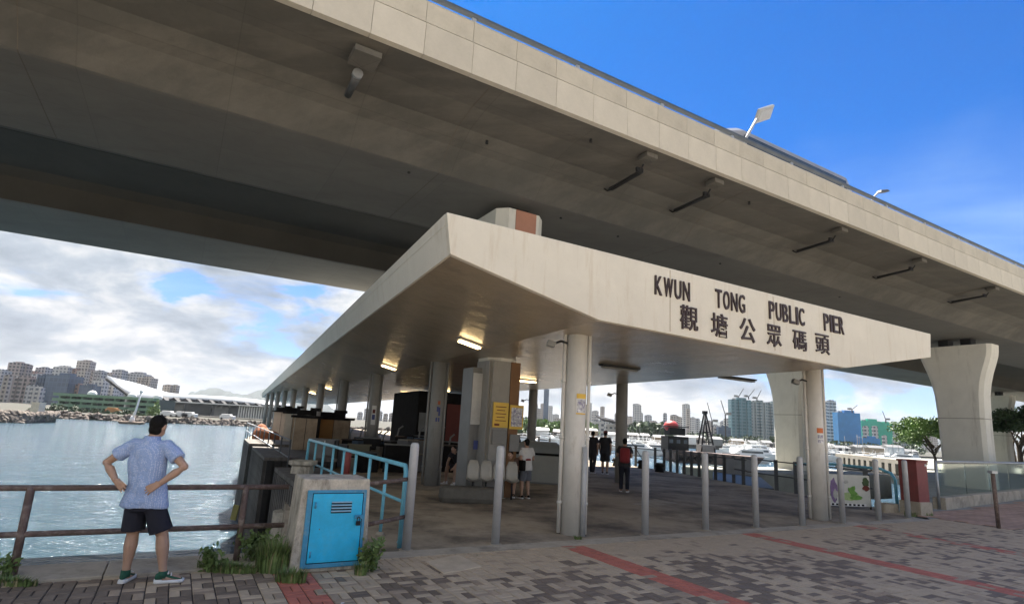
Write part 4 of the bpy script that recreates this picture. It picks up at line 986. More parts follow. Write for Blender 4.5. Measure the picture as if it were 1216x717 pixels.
        if cloth.get('patch'):
            MB().box(base + d * .075 + V((0, 0, .078)), (.012, .085, .012), Matrix.Rotation(math.atan2(d.y, d.x), 3, 'Z')).obj('shoe_strap', cloth['patch'], parent=o)
            MB().box(base + d * .045 + V((0, 0, .094)), (.012, .08, .012), Matrix.Rotation(math.atan2(d.y, d.x), 3, 'Z')).obj('shoe_strap', cloth['patch'], parent=o)
    return o
pm = at(147, 691)
J = dict(pelvis=(0.03, 0, .86), chest=(-.005, .0, 1.19), neck=(.0, -.005, 1.43), head=(.02, .03, 1.555), look=(.08, 1, 0),
         shL=(-.185, 0, 1.36), shR=(.175, 0, 1.355), elL=(-.415, -.03, 1.165), elR=(.40, -.03, 1.165), wrL=(-.225, -.13, 1.00), wrR=(.235, -.13, .995),
         haL=(-.13, -.155, .945), haR=(.14, -.155, .935), psideL=(.4, 0, .9), psideR=(-.4, 0, .9), curlL=(.0, .012, -.01), curlR=(.0, .012, -.01), thumbL=(.2, .05, .9), thumbR=(-.2, .05, .9),
         hipL=(-.055, 0, .80), hipR=(.125, 0, .79), knL=(-.05, .03, .46), knR=(.245, .05, .46), anL=(-.035, 0, .085), anR=(.325, .04, .085),
         toeL=(-.06, .16, .03), toeR=(.47, .12, .03), hem=.735, hemw=.242, tilt=0.0)
green_k = mat('green_knit', (0.02, 0.10, 0.06), 0.8, 0.3, 40)
figure('man in blue patterned shirt and dark shorts, hands on hips, looking over the water', pm + V((.035, .0, .0)), 0, J,
       dict(skin=skin, shirt=shirt_m, pants=navy, collar=True, shoe=green_k, sock=green_k, sole=whitep, patch=whitep), scale=1.0, voxel=.0068, hands=True)

def stand(dx=0.0, stride=0.0, arm=0.12, lean=0.0, fwd=None):
    d = dict(pelvis=(0, 0, .90), chest=(0, lean * .5, 1.22), neck=(0, lean, 1.46), head=(0, lean + .03, 1.59),
             shL=(-.18, lean * .8, 1.39), shR=(.18, lean * .8, 1.39), elL=(-.23, -.03 + lean * .5, 1.12), elR=(.23, -.03 + lean * .5, 1.12),
             wrL=(-.22, .06 + stride * .3, .88), wrR=(.22, .06 - stride * .3, .88), haL=(-.21, .08 + stride * .3, .80), haR=(.21, .08 - stride * .3, .80),
             hipL=(-.09, 0, .84), hipR=(.09, 0, .84), knL=(-.10, .04 + stride * .5, .47), knR=(.10, .04 - stride * .3, .47), anL=(-.10, stride, .085), anR=(.10, -stride, .085 + abs(stride) * .15),
             toeL=(-.12, stride + .16, .03), toeR=(.12, -stride + .16, .03 + abs(stride) * .1), hem=.80)
    if fwd:
        for L, s_ in (('L', -1), ('R', 1)):
            d['wr' + L] = (s_ * .12, .25, 1.12); d['ha' + L] = (s_ * .07, .30, 1.14)
    return d
white_t = mat('white_cotton', (0.62, 0.60, 0.57), 0.9, 0.06, 4, 0.3, 12); dk_cloth = mat('charcoal_cloth', (0.03, 0.03, 0.035), 0.9, 0.2, 4, 0.3, 12)
grey_c = mat('grey_shorts_cloth', (0.13, 0.14, 0.16), 0.9, 0.1, 4); red_c = mat('dark_red_pack', (0.24, 0.02, 0.025), 0.8, 0.15, 4, 0.4, 12)
p1_ = figure('person in a white t-shirt and grey shorts with a red strap, near the counter', at(623, 592), 0.6, stand(.0, .03, fwd=True), dict(skin=skin, shirt=white_t, pants=grey_c, shoe=blackp), .86, .018)
MB().tube([(-.2, 0, 1.1), (0, .15, 1.14), (.2, 0, 1.1), (0, -.15, 1.12), (-.2, 0, 1.1)], .03, 8).obj('bag_strap', red_c, parent=p1_)
MB().box((-.22, -.1, .95), (.12, .22, .3)).obj('shoulder_bag', blackp, parent=p1_, bev=.03)
figure('tall person in black standing behind the counter beside the clad pier', far(607, 560, 19.5) * V((1, 1, 0)) if False else V((far(607, 560, 19.5).x, 19.5, 0)), 0.2, stand(), dict(skin=skin, shirt=dk_cloth, pants=dk_cloth), 1.0, .02, longpants=True)
figure('left one of two people in dark clothes walking along the seaward rail', at(703, 562), -.5, stand(0, .16), dict(skin=skin, shirt=dk_cloth, pants=dk_cloth), 1.02, .02, longpants=True)
figure('right one of two people walking along the seaward rail, in black with bare calves', at(718, 563), -.3, stand(0, .1), dict(skin=skin, shirt=dk_cloth, pants=dk_cloth, cap=darkred), 1.04, .02)
p5 = figure('person with a dark red backpack and head bowed, in front of the dark grey column', at(741, 584), -.25, stand(0, .04, lean=.1, fwd=True), dict(skin=skin, shirt=dk_cloth, pants=navy, shoe=mat('tan_shoe', (0.25, 0.13, 0.07), 0.7)), .93, .018, longpants=True)
MB().box((.02, -.17, 1.16), (.32, .22, .48), Matrix.Rotation(-.15, 3, 'X')).obj('backpack', red_c, parent=p5, bev=.07)
ps = stand(); 
ps.update(pelvis=(0, 0, .50), chest=(.0, .16, .78), neck=(0, .30, .98), head=(0, .40, 1.04), shL=(-.17, .26, .93), shR=(.17, .26, .93), elL=(-.2, .38, .68), elR=(.2, .38, .68), wrL=(-.14, .52, .52), wrR=(.14, .52, .52), haL=(-.10, .56, .46), haR=(.1, .56, .46),
          hipL=(-.09, .05, .48), hipR=(.09, .05, .48), knL=(-.16, .46, .50), knR=(.16, .46, .50), anL=(-.16, .50, .085), anR=(.16, .50, .085), toeL=(-.2, .66, .03), toeR=(.2, .66, .03), hem=.46)
figure('person in black bent forward on the bench beside the ivory seats', at(545, 574), 2.6, ps, dict(skin=skin, shirt=dk_cloth, pants=dk_cloth, shoe=whitep, sole=whitep), .95, .018)
ps2 = dict(ps); figure('person in dark clothes with a white bag sitting farther right on the ivory seats', V((.25, 14.9, .05)), 2.9, ps2, dict(skin=skin, shirt=mat('brown_cloth', (0.12, .07, .05), .9), pants=dk_cloth), .95, .02)
figure('dim person sitting on the bench in the shade behind the second grey column', at(532, 560) + V((-.6, 2.2, 0)), 2.2, ps2, dict(skin=skin, shirt=mat('brown_grey_cloth', (0.13, .10, .08), .9), pants=dk_cloth), .95, .02)

# ------------------------------------------------------------------ things under the canopy
def crn(w, d, z, r_=.12): return [V((x, y, z)) for x, y in [(-w + r_, -d), (w - r_, -d), (w, -d + r_), (w, d - r_), (w - r_, d), (-w + r_, d), (-w, d - r_), (-w, -d + r_)]]
def seat(p, rz, label):
    o = thing('bucket_seat', p, rz, label, 'seat', 'ivory bucket seats in a row')
    mb_ = MB()
    for i in range(7):
        pass
    prof = [(-.20, .44), (-.12, .40), (.02, .40), (.15, .43), (.20, .55), (.22, .72), (.215, .86)]
    ring = []
    for k_, (y, z) in enumerate(prof):
        w = (.20, .22, .22, .22, .22, .21, .13)[k_]; ring.append([V((x * w, y - (abs(x) ** 2) * .04 * (k_ > 3), z + (abs(x) ** 2) * .05 * (k_ < 4))) for x in (-1, -.6, -.2, .2, .6, 1)])
    a = [r_ for r_ in ring]; 
    mb_.loft([r_ + [v + V((0, .018, -.018)) for v in reversed(r_)] for r_ in a], 0, True, True)
    mb_.obj('shell', seat_m, parent=o); MB().tube([(0, 0, 0), (0, 0, .40)], .03, 8).obj('leg', darkmetal, parent=o); return o
bx = at(565, 572); 
for k_, l in enumerate(['leftmost ivory bucket seat in the row under the yellow sign', 'second ivory bucket seat from the left', 'third ivory bucket seat from the left', 'rightmost ivory bucket seat, next to the person with the bag']):
    q = V((-.70 + k_ * .31, 13.72 + k_ * .06, 0.06)); seat(q, 0.1, l).scale = (.68, .85, 1.0)
MB().loft([crn(.66, .22, 0, .08), crn(.70, .26, .10, .1), crn(.68, .25, .30, .1), crn(.62, .20, .34, .1)], 0, True, False).obj('bench', mat('dull_cushion', (.13, .12, .10), .7, .2, 4), loc=(-.75, 13.5, 0), rz=.12, label='low dull cushioned bench in front of the ivory seats', cat='bench', bev=.02)
ct = thing('counter', (1.18, 19.3, 0), -.12, 'rounded pale grey service counter with a stepped top near the seaward side', 'counter')
MB().loft([crn(.92, .6, .04), crn(.92, .6, .86), crn(.90, .58, .90)], 0, True, False).obj('cabinet', mat('counter_grey_green', (0.36, 0.36, 0.32), .5, .08, 2), parent=ct, bev=.02)
MB().loft([crn(.88, .56, .90), crn(.80, .5, 1.12), crn(.55, .4, 1.30)], 0, True, False).obj('top_cover', mat('counter_cover', (0.27, 0.28, 0.26), .5, .08, 2), parent=ct, bev=.02)
MB().box((0, -.61, .92), (1.5, .03, .07)).obj('dark_strip', blackp, parent=ct)
MB().box((0, 0, .02), (1.86, 1.22, .05)).obj('plinth', greyp, parent=ct)
# notices on the clad pier
def board(name, s_, n_, z, w, h_, m, label, cat='sign', frame=None):
    o = thing(name, W(s_, n_, z), RZF, label, cat)
    MB().box((0, 0, 0), (w, .03, h_)).obj('panel', m, parent=o, bev=.004)
    if frame: MB().box((0, -.018, 0), (w * .8, .008, h_ * .78)).obj('print', frame, parent=o)
    return o
yb = board('yellow_sign', 7.02, 12.46, 2.02, .44, .62, yellow_s, 'yellow sign with rows of small dark text on the clad pier')
for k_ in range(5): MB().box((.0, -.018, .20 - k_ * .085), (.30 - (k_ % 2) * .07, .006, .020)).obj('text_line', darkred, parent=yb)
MB().box((-.1, -.018, -.24), (.14, .006, .05)).obj('text_line', darkred, parent=yb)
board('map_board', 7.48, 12.45, 1.99, .40, .60, yellow_s, 'yellow framed map poster right of the yellow text sign', frame=mapm)
board('blank_sign', 7.02, 12.46, 1.48, .40, .36, greyp, 'blank grey panel below the yellow text sign', 'panel')
board('blank_sign', 7.46, 12.45, 1.35, .28, .42, greyp, 'pale blank panel below the yellow framed map', 'panel')
gb = thing('grey_cabinet', W(6.62, 13.3, 0), RZF, 'tall pale grey equipment cabinet left of the clad pier, small sign on it', 'cabinet')
MB().box((0, 0, 1.6), (.36, .6, 3.2)).obj('body', greyp, parent=gb, bev=.01); MB().box((0, -.36, 1.25), (.12, .01, .22)).obj('label_plate', blu, parent=gb); MB().box((0, -.358, 2.4), (.38, .01, 1.3)).obj('upper_door', mat('light_grey_panel', (.5, .5, .48), .5), parent=gb)
# huts and stalls along the left side
def hut(x0, x1, y0, Y, label, wall, roofm, h_=None, extra=None, dpt=2.0):
    a, b_ = far(x0, 540, Y), far(x1, 540, Y); w = b_.x - a.x; h_ = h_ or far((x0 + x1) / 2, y0, Y).z
    o = thing('storage_hut', V(((a.x + b_.x) / 2, Y, 0)), rad(14), label, 'hut', 'board huts along the left pier edge')
    n_ = max(2, int(w / .62))
    MB().box((0, dpt / 2 + .02, h_ / 2), (w - .04, dpt, h_ - .02)).obj('core', tarp, parent=o)
    for k_ in range(n_):
        MB().box((-w / 2 + w * (k_ + .5) / n_, 0, h_ / 2), (w / n_ - .02, .03, h_)).obj('board', wall[k_ % len(wall)], parent=o)
    for k_ in range(3): MB().box((-w / 2 - .015, .35 + k_ * dpt / 3, h_ / 2), (.03, dpt / 3 - .03, h_)).obj('side_board', pale_wood if k_ != 1 else tan_wood, parent=o)
    MB().box((0, dpt / 2, h_ + .05), (w + .3, dpt + .3, .09)).obj('roof', roofm, parent=o, bev=.02)
    MB().box((-.1, dpt / 2, h_ + .20), (w * .75, dpt * .6, .2)).box((.2, dpt / 2, h_ + .34), (w * .4, dpt * .5, .12)).obj('roof_load', tarp, parent=o)
    return o
hut(346, 372, 496, 21.5, 'nearest hut of tall beige boards with a dark tarpaulin on its roof', [tan_wood, tan_wood, pale_wood], tarp)
hut(373, 411, 498, 23.5, 'hut with orange-brown upper boards between the third and fourth columns', [orange_b, tan_wood, orange_b], tarp)
hut(334, 350, 491, 27.5, 'second hut along the edge with pale upright boards', [pale_wood, tan_wood], tarp)
hut(320, 336, 489, 34, 'farthest hut with pale boards, by the orange nets', [pale_wood, pale_wood, tan_wood], tarp)
# metal clutter on the deck
rd = random.Random(5)
def clutter(x, y, w, d, h_, m, label, name='crate', cat='crate', rz=None, group='stored goods in the shade of the pier'):
    p = at(x, y); o = MB()
    o.box((0, 0, h_ / 2), (w, d, h_)); 
    t_ = thing(name, p, rd.uniform(-.4, .4) if rz is None else rz, label, cat, group)
    MB().box((0, 0, h_ / 2), (w - .03, d - .03, h_ - .01)).obj('body', m, parent=t_)
    for sx in (-1, 1):
        for sy in (-1, 1): MB().box((sx * (w / 2 - .02), sy * (d / 2 - .02), h_ / 2), (.05, .05, h_)).obj('corner_post', darkmetal, parent=t_)
    for k_ in range(2): MB().box((0, -d / 2 + .0, h_ * (.3 + .4 * k_)), (w - .08, .03, h_ * .22)).obj('slat', m, parent=t_)
    MB().box((0, 0, h_ + .012), (w + .03, d + .03, .03)).obj('lid', greyp if h_ > .8 else m, parent=t_)
    return t_
clutter(381, 556, .9, .6, .95, greyp, 'grey metal box behind the pale blue railing')
clutter(395, 553, 1.4, .7, .75, mat('steel_blue_grey', (.2, .22, .24), .5), 'low steel grey bench box behind the blue railing')
clutter(424, 556, .8, .6, .8, mat('olive_box', (.22, .20, .13), .7), 'olive brown crate stacked near the third grey column')
clutter(437, 552, .7, .5, 1.0, darkmetal, 'dark shelf unit beside the third grey column', 'shelf_unit', 'shelf')
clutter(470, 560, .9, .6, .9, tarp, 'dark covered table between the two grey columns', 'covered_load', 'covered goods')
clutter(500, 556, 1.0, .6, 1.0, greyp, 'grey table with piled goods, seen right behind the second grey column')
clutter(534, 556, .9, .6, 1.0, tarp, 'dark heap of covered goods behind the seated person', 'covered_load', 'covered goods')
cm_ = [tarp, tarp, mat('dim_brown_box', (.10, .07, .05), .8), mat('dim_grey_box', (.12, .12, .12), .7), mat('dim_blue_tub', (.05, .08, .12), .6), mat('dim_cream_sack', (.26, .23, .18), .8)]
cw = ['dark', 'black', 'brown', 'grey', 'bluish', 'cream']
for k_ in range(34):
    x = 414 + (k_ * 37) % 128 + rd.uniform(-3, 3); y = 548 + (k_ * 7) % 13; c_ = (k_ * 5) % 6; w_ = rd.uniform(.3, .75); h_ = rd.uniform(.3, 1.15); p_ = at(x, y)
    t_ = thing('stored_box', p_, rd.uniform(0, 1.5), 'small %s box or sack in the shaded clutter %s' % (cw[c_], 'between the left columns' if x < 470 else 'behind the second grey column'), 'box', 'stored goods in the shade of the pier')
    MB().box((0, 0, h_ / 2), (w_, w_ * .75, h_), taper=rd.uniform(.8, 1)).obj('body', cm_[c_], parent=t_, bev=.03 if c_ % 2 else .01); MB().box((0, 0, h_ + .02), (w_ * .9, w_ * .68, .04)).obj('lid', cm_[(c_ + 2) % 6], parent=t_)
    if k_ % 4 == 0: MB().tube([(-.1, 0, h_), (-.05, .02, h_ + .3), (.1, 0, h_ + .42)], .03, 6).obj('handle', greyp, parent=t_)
bxl = thing('folded_trolley', at(376, 562), .3, 'white framed folding trolley standing by the huts', 'trolley')
MB().tube([(-.13, 0, 0), (-.13, 0, .98), (.13, 0, 1.0), (.13, 0, 0)], .018, 8).obj('frame', whitep, parent=bxl); MB().box((0, 0, .5), (.24, .04, .85)).obj('board', greyp, parent=bxl)
MB().box((0, 0, .03), (.3, .25, .04)).obj('foot_plate', darkmetal, parent=bxl)
MB().tube([(0, 0, 0), (0, 0, .72), (0, 0, .8), (0, 0, .86)], [.095, .095, .05, .03], 14).obj('gas_cylinder', mat('faded_red_paint', (.42, .10, .09), .6, .2, 4), loc=at(410, 570), label='faded red gas cylinder behind the pale blue railing', cat='gas cylinder')
MB().loft([crn(.26, .26, 0, .06), crn(.20, .20, .62, .06), crn(.26, .26, .66, .06), crn(.26, .26, .74, .06)], 0, True, False).obj('mooring_block', weathered, loc=far(358, 566, 13.2) * V((1, 1, 0)), label='squat grey concrete mooring block at the far end of the blue railing', cat='mooring block', bev=.01)
# inner kiosk block, added in near-black to stand for the deep shade
ki = thing('kiosk', (-3.3, 31, 0), rad(25), 'added near-black kiosk block with a red door, giving the deep shade under the canopy', 'kiosk')
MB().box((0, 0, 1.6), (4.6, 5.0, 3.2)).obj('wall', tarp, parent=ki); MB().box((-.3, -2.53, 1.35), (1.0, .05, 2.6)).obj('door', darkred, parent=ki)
MB().box((1.2, -2.53, 1.6), (.5, .05, 3.0)).obj('pale_post', greyp, parent=ki); MB().box((-1.6, -2.53, 1.7), (1.2, .05, .9)).obj('shutter', greyp, parent=ki)
MB().box((0, 0, .01), (.28, .16, .012)).obj('litter', paper, loc=at(575, 579), label='scrap of white paper lying on the pier floor', cat='litter')
# orange nets + side rail on the far left edge
MB().ball((0, 0, .45), (.5, .5, .5), 10, 7).ball((.4, .5, .35), (.4, .4, .4), 10, 7).ball((-.3, .6, .6), (.35, .4, .5), 10, 7).obj('net_heap', mat('orange_net', (.36, .13, .06), .9, .3, 4, .9, 12, bdist=.05), loc=(-13.3, 31.5, 0), label='heap of rusty orange nets at the outer pier edge', cat='nets')
er = thing('edge_railing', (-9, 25, 0), 0, 'thin pale wire railing along the outer left edge of the pier', 'railing')
e0, e1 = V((-6.3, 17.0, 0)), V((-17.0, 37.8, 0))
for z_ in (.5, 1.0): rel(er, MB().tube([e0 + V((0, 0, z_)), e1 + V((0, 0, z_))], .02, 6).obj('rail', steel, parent=er))
for k_ in range(11):
    q = e0.lerp(e1, k_ / 10); rel(er, MB().tube([q, q + V((0, 0, 1.02))], .025, 6).obj('post', railgrey, parent=er))

# ------------------------------------------------------------------ railing on the seaward right side
sr = thing('seaward_railing', B_, 0, 'dark grey railing of broad upright posts along the right side of the pier', 'railing')
D_ = C_ + PD * 26
segs = [(A_ + (B_ - A_) * .12, B_), (B_, C_), (C_, D_)]
pmsh = MB().box((0, 0, .54), (.13, .05, 1.08)).mesh('post', railgrey)
for k_, (a, b_) in enumerate(segs):
    L = (b_ - a).length; d = (b_ - a).normalized(); rz = math.atan2(d.y, d.x); stp = .92 if k_ == 0 else (.62 if k_ == 1 else 1.6)
    for i in range(int(L / stp)):
        o = bpy.data.objects.new('post', pmsh); COL.objects.link(o); o.parent = sr; o.location = a + d * (i * stp + .2) - sr.location; o.rotation_euler = (0, 0, rz + .9)
    for z_ in (.95, .55) if k_ else (1.02, .52):
        rel(sr, MB().tube([a + V((0, 0, z_)), b_ + V((0, 0, z_))], .022, 8).obj('rail', railgrey, parent=sr))
q = B_.lerp(C_, .13); MB().box((0, 0, .55), (1.15, .05, .62)).obj('grey_sign_back', mat('grey_board_back', (.2, .205, .21), .6), loc=q + V((.25, -.1, .1)), rz=.15, label='blank grey board fixed on the seaward railing', cat='board')
for x, y, l in ((762, 556, 'small mooring bollard at the rail left of the crane barge'), (783, 560, 'small mooring bollard at the first broad railing post'), (732, 553, 'small mooring bollard beside the walking people')):
    p = at(x, y); MB().tube([(0, 0, 0), (0, 0, .22), (0, 0, .26), (0, 0, .42)], [.22, .15, .26, .16], 14).obj('mooring_bollard', darkmetal, loc=p, label=l, cat='mooring bollard')
cap_ = at(768, 556); MB().tube([cap_ + V((0, 0, .1)), cap_ + V((-.6, .3, 1.1)), cap_ + V((-.75, .4, 1.3))], .02, 6).obj('boat_hook', darkmetal, label='thin dark pole leaning on the seaward rail', cat='pole')
po = thing('pontoon', (11.6, 28.5, WATER), rad(70), 'dark covered landing pontoon floating beyond the seaward railing', 'pontoon')
MB().box((0, 0, .4), (9, 3.0, 1.0)).obj('float', darktimber, parent=po, bev=.05); MB().box((0, 0, 2.35), (8.6, 2.4, .14)).obj('roof', railgrey, parent=po)
for x in (-4, -1.4, 1.4, 4):
    for y in (-1.05, 1.05): MB().tube([(x, y, .9), (x, y, 2.3)], .06, 8).obj('post', darkmetal, parent=po)
MB().box((-1.5, 0, 1.4), (2.0, 1.2, 1.1)).obj('locker', tarp, parent=po)
# ramp rail, banner, maroon box, glass balustrade
rr_ = thing('ramp_rail', at(1065, 606), 0, 'curved pale blue handrail ending between two bollards by the banner', 'handrail')
e_ = at(1066, 606); f_ = V((far(990, 563, 19.6).x, 19.6, 0)); g_ = B_.lerp(A_, .4)
hz_ = 1.12
rel(rr_, MB().tube([e_, e_ + V((0, 0, .85)), e_ + V((-.03, .12, 1.02)), e_ + V((-.15, .4, hz_)), f_ + V((0, 0, hz_ - .03)), g_ + V((0, 0, 1.0))], .042, 12).obj('rail', bluerail, parent=rr_))
pb_ = at(1045, 612); 
bnr = thing('banner', at(1016, 606) + V((0, .3, -.12)), 0.10, 'printed green and purple banner tied to the rail behind the bollards', 'banner')
bw = 1.5
bm_ = mat('banner_print', (.62, .62, .56), .6, .08, 2, 0)
MB().box((0, .1, .62), (bw, .02, .86)).obj('cloth', bm_, parent=bnr)
grn = mat('banner_green', (.16, .36, .06), .6, .3, 9, 0); pur = mat('banner_purple', (.23, .15, .30), .6, .3, 8, 0)
def flat(pts, m, name, y=.085): 
    MB().loft([[V((x, y, z)) for x, z in pts], [V((x, y - .004, z)) for x, z in pts]], 0, True, False).obj(name, m, parent=bnr)
rb = random.Random(12)
def splash(cx, cz, rx, rz2, m, name, y, n_=22, jag=.35):
    flat([(cx + rx * math.cos(-2 * math.pi * k_ / n_) * (1 - jag * rb.random()), cz + rz2 * math.sin(-2 * math.pi * k_ / n_) * (1 - jag * rb.random())) for k_ in range(n_)], m, name, y)
pg = mat('banner_pale_green', (.38, .50, .22), .6, .25, 9, 0); pk = mat('banner_pale_grey', (.42, .42, .38), .6, .2, 9, 0)
splash(-.60, .62, .16, .34, grn, 'green_print', .088); splash(-.36, .60, .13, .40, pur, 'purple_print', .087); splash(-.33, .50, .08, .16, pk, 'grey_print', .082)
splash(.10, .45, .40, .13, pg, 'green_print', .087); splash(.20, .62, .18, .22, grn, 'green_print', .083, 12, .7); splash(.30, .43, .22, .08, grn, 'green_print', .079)
splash(-.14, .70, .05, .22, pur, 'purple_print', .086); splash(.02, .85, .10, .05, pk, 'grey_print', .086); splash(.62, .86, .12, .16, leafB, 'leaf_print', .086); splash(.62, .70, .13, .09, darkred, 'red_print', .082)
MB().box((-.05, .083, .23), (1.3, .006, .08)).obj('text_strip', whitep, parent=bnr)
for k_ in range(9): MB().box((-.55 + k_ * .13, .078, .23), (.07, .004, .05)).obj('text_mark', blackp, parent=bnr)
for x in (-.76, .76): MB().tube([(x, .12, 0), (x, .12, 1.08)], .02, 8).obj('stake', darkmetal, parent=bnr)
mx = thing('maroon_box', at(1100, 612), .45, 'maroon painted utility box on a concrete plinth at the end of the glass balustrade', 'utility box')
MB().box((0, .25, .17), (.56, .56, .36)).obj('plinth', kerb_m, parent=mx, bev=.01)
MB().box((0, .25, .88), (.50, .48, 1.08)).obj('box', maroon, parent=mx, bev=.008); MB().box((0, .25, 1.44), (.56, .54, .05)).obj('lid', maroon, parent=mx, bev=.008)
MB().box((.17, .003, 1.33), (.07, .006, .06)).obj('sticker', paper, parent=mx)
MB().loft([crn(.3, .18, 0, .05), crn(.3, .18, .22, .05), crn(.24, .12, .22, .05), crn(.24, .12, .05, .05)], 0, True, False).obj('planter', kerb_m, loc=at(1062, 609) + V((0, .3, 0)), rz=.4, label='small low concrete planter beside the maroon box', cat='planter')
weed(1058, 606, 120, (.2, .12), .3, 'weeds growing in the low concrete planter', 31)
gl = thing('glass_balustrade', W(20.6, 9.0), 0, 'glass balustrade with a steel top rail on a concrete kerb at the right', 'balustrade')
gm = bpy.data.materials.new('balustrade_glass'); gm.use_nodes = True; t = gm.node_tree; b = t.nodes['Principled BSDF']
b.inputs['Base Color'].default_value = (0.80, 0.90, 0.84, 1); b.inputs['Roughness'].default_value = .05; b.inputs['Transmission Weight'].default_value = 1; b.inputs['IOR'].default_value = 1.08; b.inputs['Specular IOR Level'].default_value = .8
g0, g1 = at(1112, 604) + V((.1, 0, 0)), at(1216, 590.5); gd = (g1 - g0).normalized(); rzg = math.atan2(gd.y, gd.x); M_ = Matrix.Rotation(rzg, 3, 'Z')
for k_ in range(12):
    a = g0 + gd * (k_ * 2.9)
    rel(gl, MB().box(a + gd * 1.45 + V((0, 0, .17)), (2.89, .34, .36), M_).obj('kerb', kerb_m, parent=gl, bev=.012))
    rel(gl, MB().box(a + gd * 1.45 + V((0, 0, .86)), (2.86, .018, .98), M_).obj('glass_panel', gm, parent=gl))
rel(gl, MB().tube([g0 + V((0, 0, 1.40)), g0 + gd * 35 + V((0, 0, 1.40))], .05, 12).obj('top_rail', steel, parent=gl))
rel(gl, MB().tube([g0 + V((0, 0, 0)), g0 + V((0, 0, 1.4))], .04, 12).obj('end_post', steel, parent=gl))
lp = thing('leaning_post', at(1186, 627), 0, 'slim brown steel post standing on the pink tiles in front of the glass', 'post')
MB().tube([(0, 0, 0), (0, 0, 1.28)], .045, 12).obj('shaft', rust, parent=lp); MB().box((0, 0, 1.31), (.14, .14, .06)).obj('cap', steel, parent=lp)
# bottom rail seen at the far left of the quay
MB().tube([W(-40, 9.6, -0.35), W(-2.98, 8.6, -0.25)], .045, 8).obj('mooring_pole', rust, label='brown pole lying below the quay at the left edge of the picture', cat='pole') if False else None

# ------------------------------------------------------------------ far shore
shorem = mat('shore_ground', (.055, .05, .038), .95, .25, .05, 0, stain=(.03, .05, .02), sc=.06)
SZ = -1.3
def gp(x, y): 
    p = at(x, y, WATER); return (p.x, p.y)
shp = [gp(-260, 488), gp(-60, 492), gp(66, 496.5), gp(163, 501), gp(307, 506.5), gp(420, 512), gp(560, 519), gp(700, 526.5), gp(800, 531), gp(900, 536), gp(1000, 541), gp(1100, 545.5), (500, 300), (3500, 2500), (3500, 5000), (-3500, 5000), (-3500, 900)]
mb = MB(); mb.prism(shp, -4, SZ); shore = S('far_shore', mb, shorem)
# riprap on the left shore and the jetty
def rock_mb(seed):
    rd_ = random.Random(seed); bm_ = bmesh.new(); bmesh.ops.create_icosphere(bm_, subdivisions=1, radius=1.0)
    for v in bm_.verts: v.co *= rd_.uniform(.7, 1.2)
    vs = [v.co.copy() for v in bm_.verts]; fs = [tuple(v.index for v in f.verts) for f in bm_.faces]; bm_.free(); return vs, fs
rks = [rock_mb(i) for i in range(6)]
mb = MB()
def rocks(mb_, a, b_, n_, sz, wd_, z0, z1, rd_):
    for i in range(n_):
        f = rd_.random(); g = rd_.random(); p = a.lerp(b_, f); nr = V((0, -1, 0)); vs, fs = rd_.choice(rks); s_ = sz * rd_.uniform(.6, 1.3)
        R_ = Matrix.Rotation(rd_.uniform(0, 6), 3, 'Z') @ Matrix.Rotation(rd_.uniform(0, 6), 3, 'X')
        c_ = p + nr * (g * wd_); c_.z = z1 + (z0 - z1) * g
        mb_.add([R_ @ (v * s_) * 1.0 + c_ for v in vs], fs)
rd = random.Random(11)
pts = [V((*q, 0)) for q in shp[:9]]
for a, b_ in zip(pts, pts[1:]): rocks(mb, a, b_, int((b_ - a).length * 5), .62, 2.6, WATER - .2, SZ + .1, rd)
tag(mb.obj('riprap', rockm), kind='stuff')
mb = MB(); jet = [gp(-220, 497), gp(0, 501.5), gp(40, 502.3), gp(66, 501.5), gp(55, 499.5), gp(0, 497), gp(-220, 490)]
mb.prism([(x, y) for x, y in jet], -4, WATER + 1.5); S('jetty', mb, shorem)
mb = MB(); jp = [V((*q_, 0)) for q_ in jet[:5]]
for a, b_ in zip(jp, jp[1:]): rocks(mb, a, b_, int(40 + (b_ - a).length * 14), .60, 3.0, WATER - .2, WATER + 1.6, rd)
tag(mb.obj('jetty_rocks', rockm), kind='stuff')
jb = far(23, 486, 104); MB().box((0, 0, -.5), (1.5, 1.5, 1.8)).box((0, 0, .45), (1.7, 1.7, .12)).obj('white_hut', mat('cream_hut', (.62, .58, .48), .8), loc=(jb.x, 108, WATER + 3.2), label='small cream hut on the rock jetty at the far left', cat='hut')

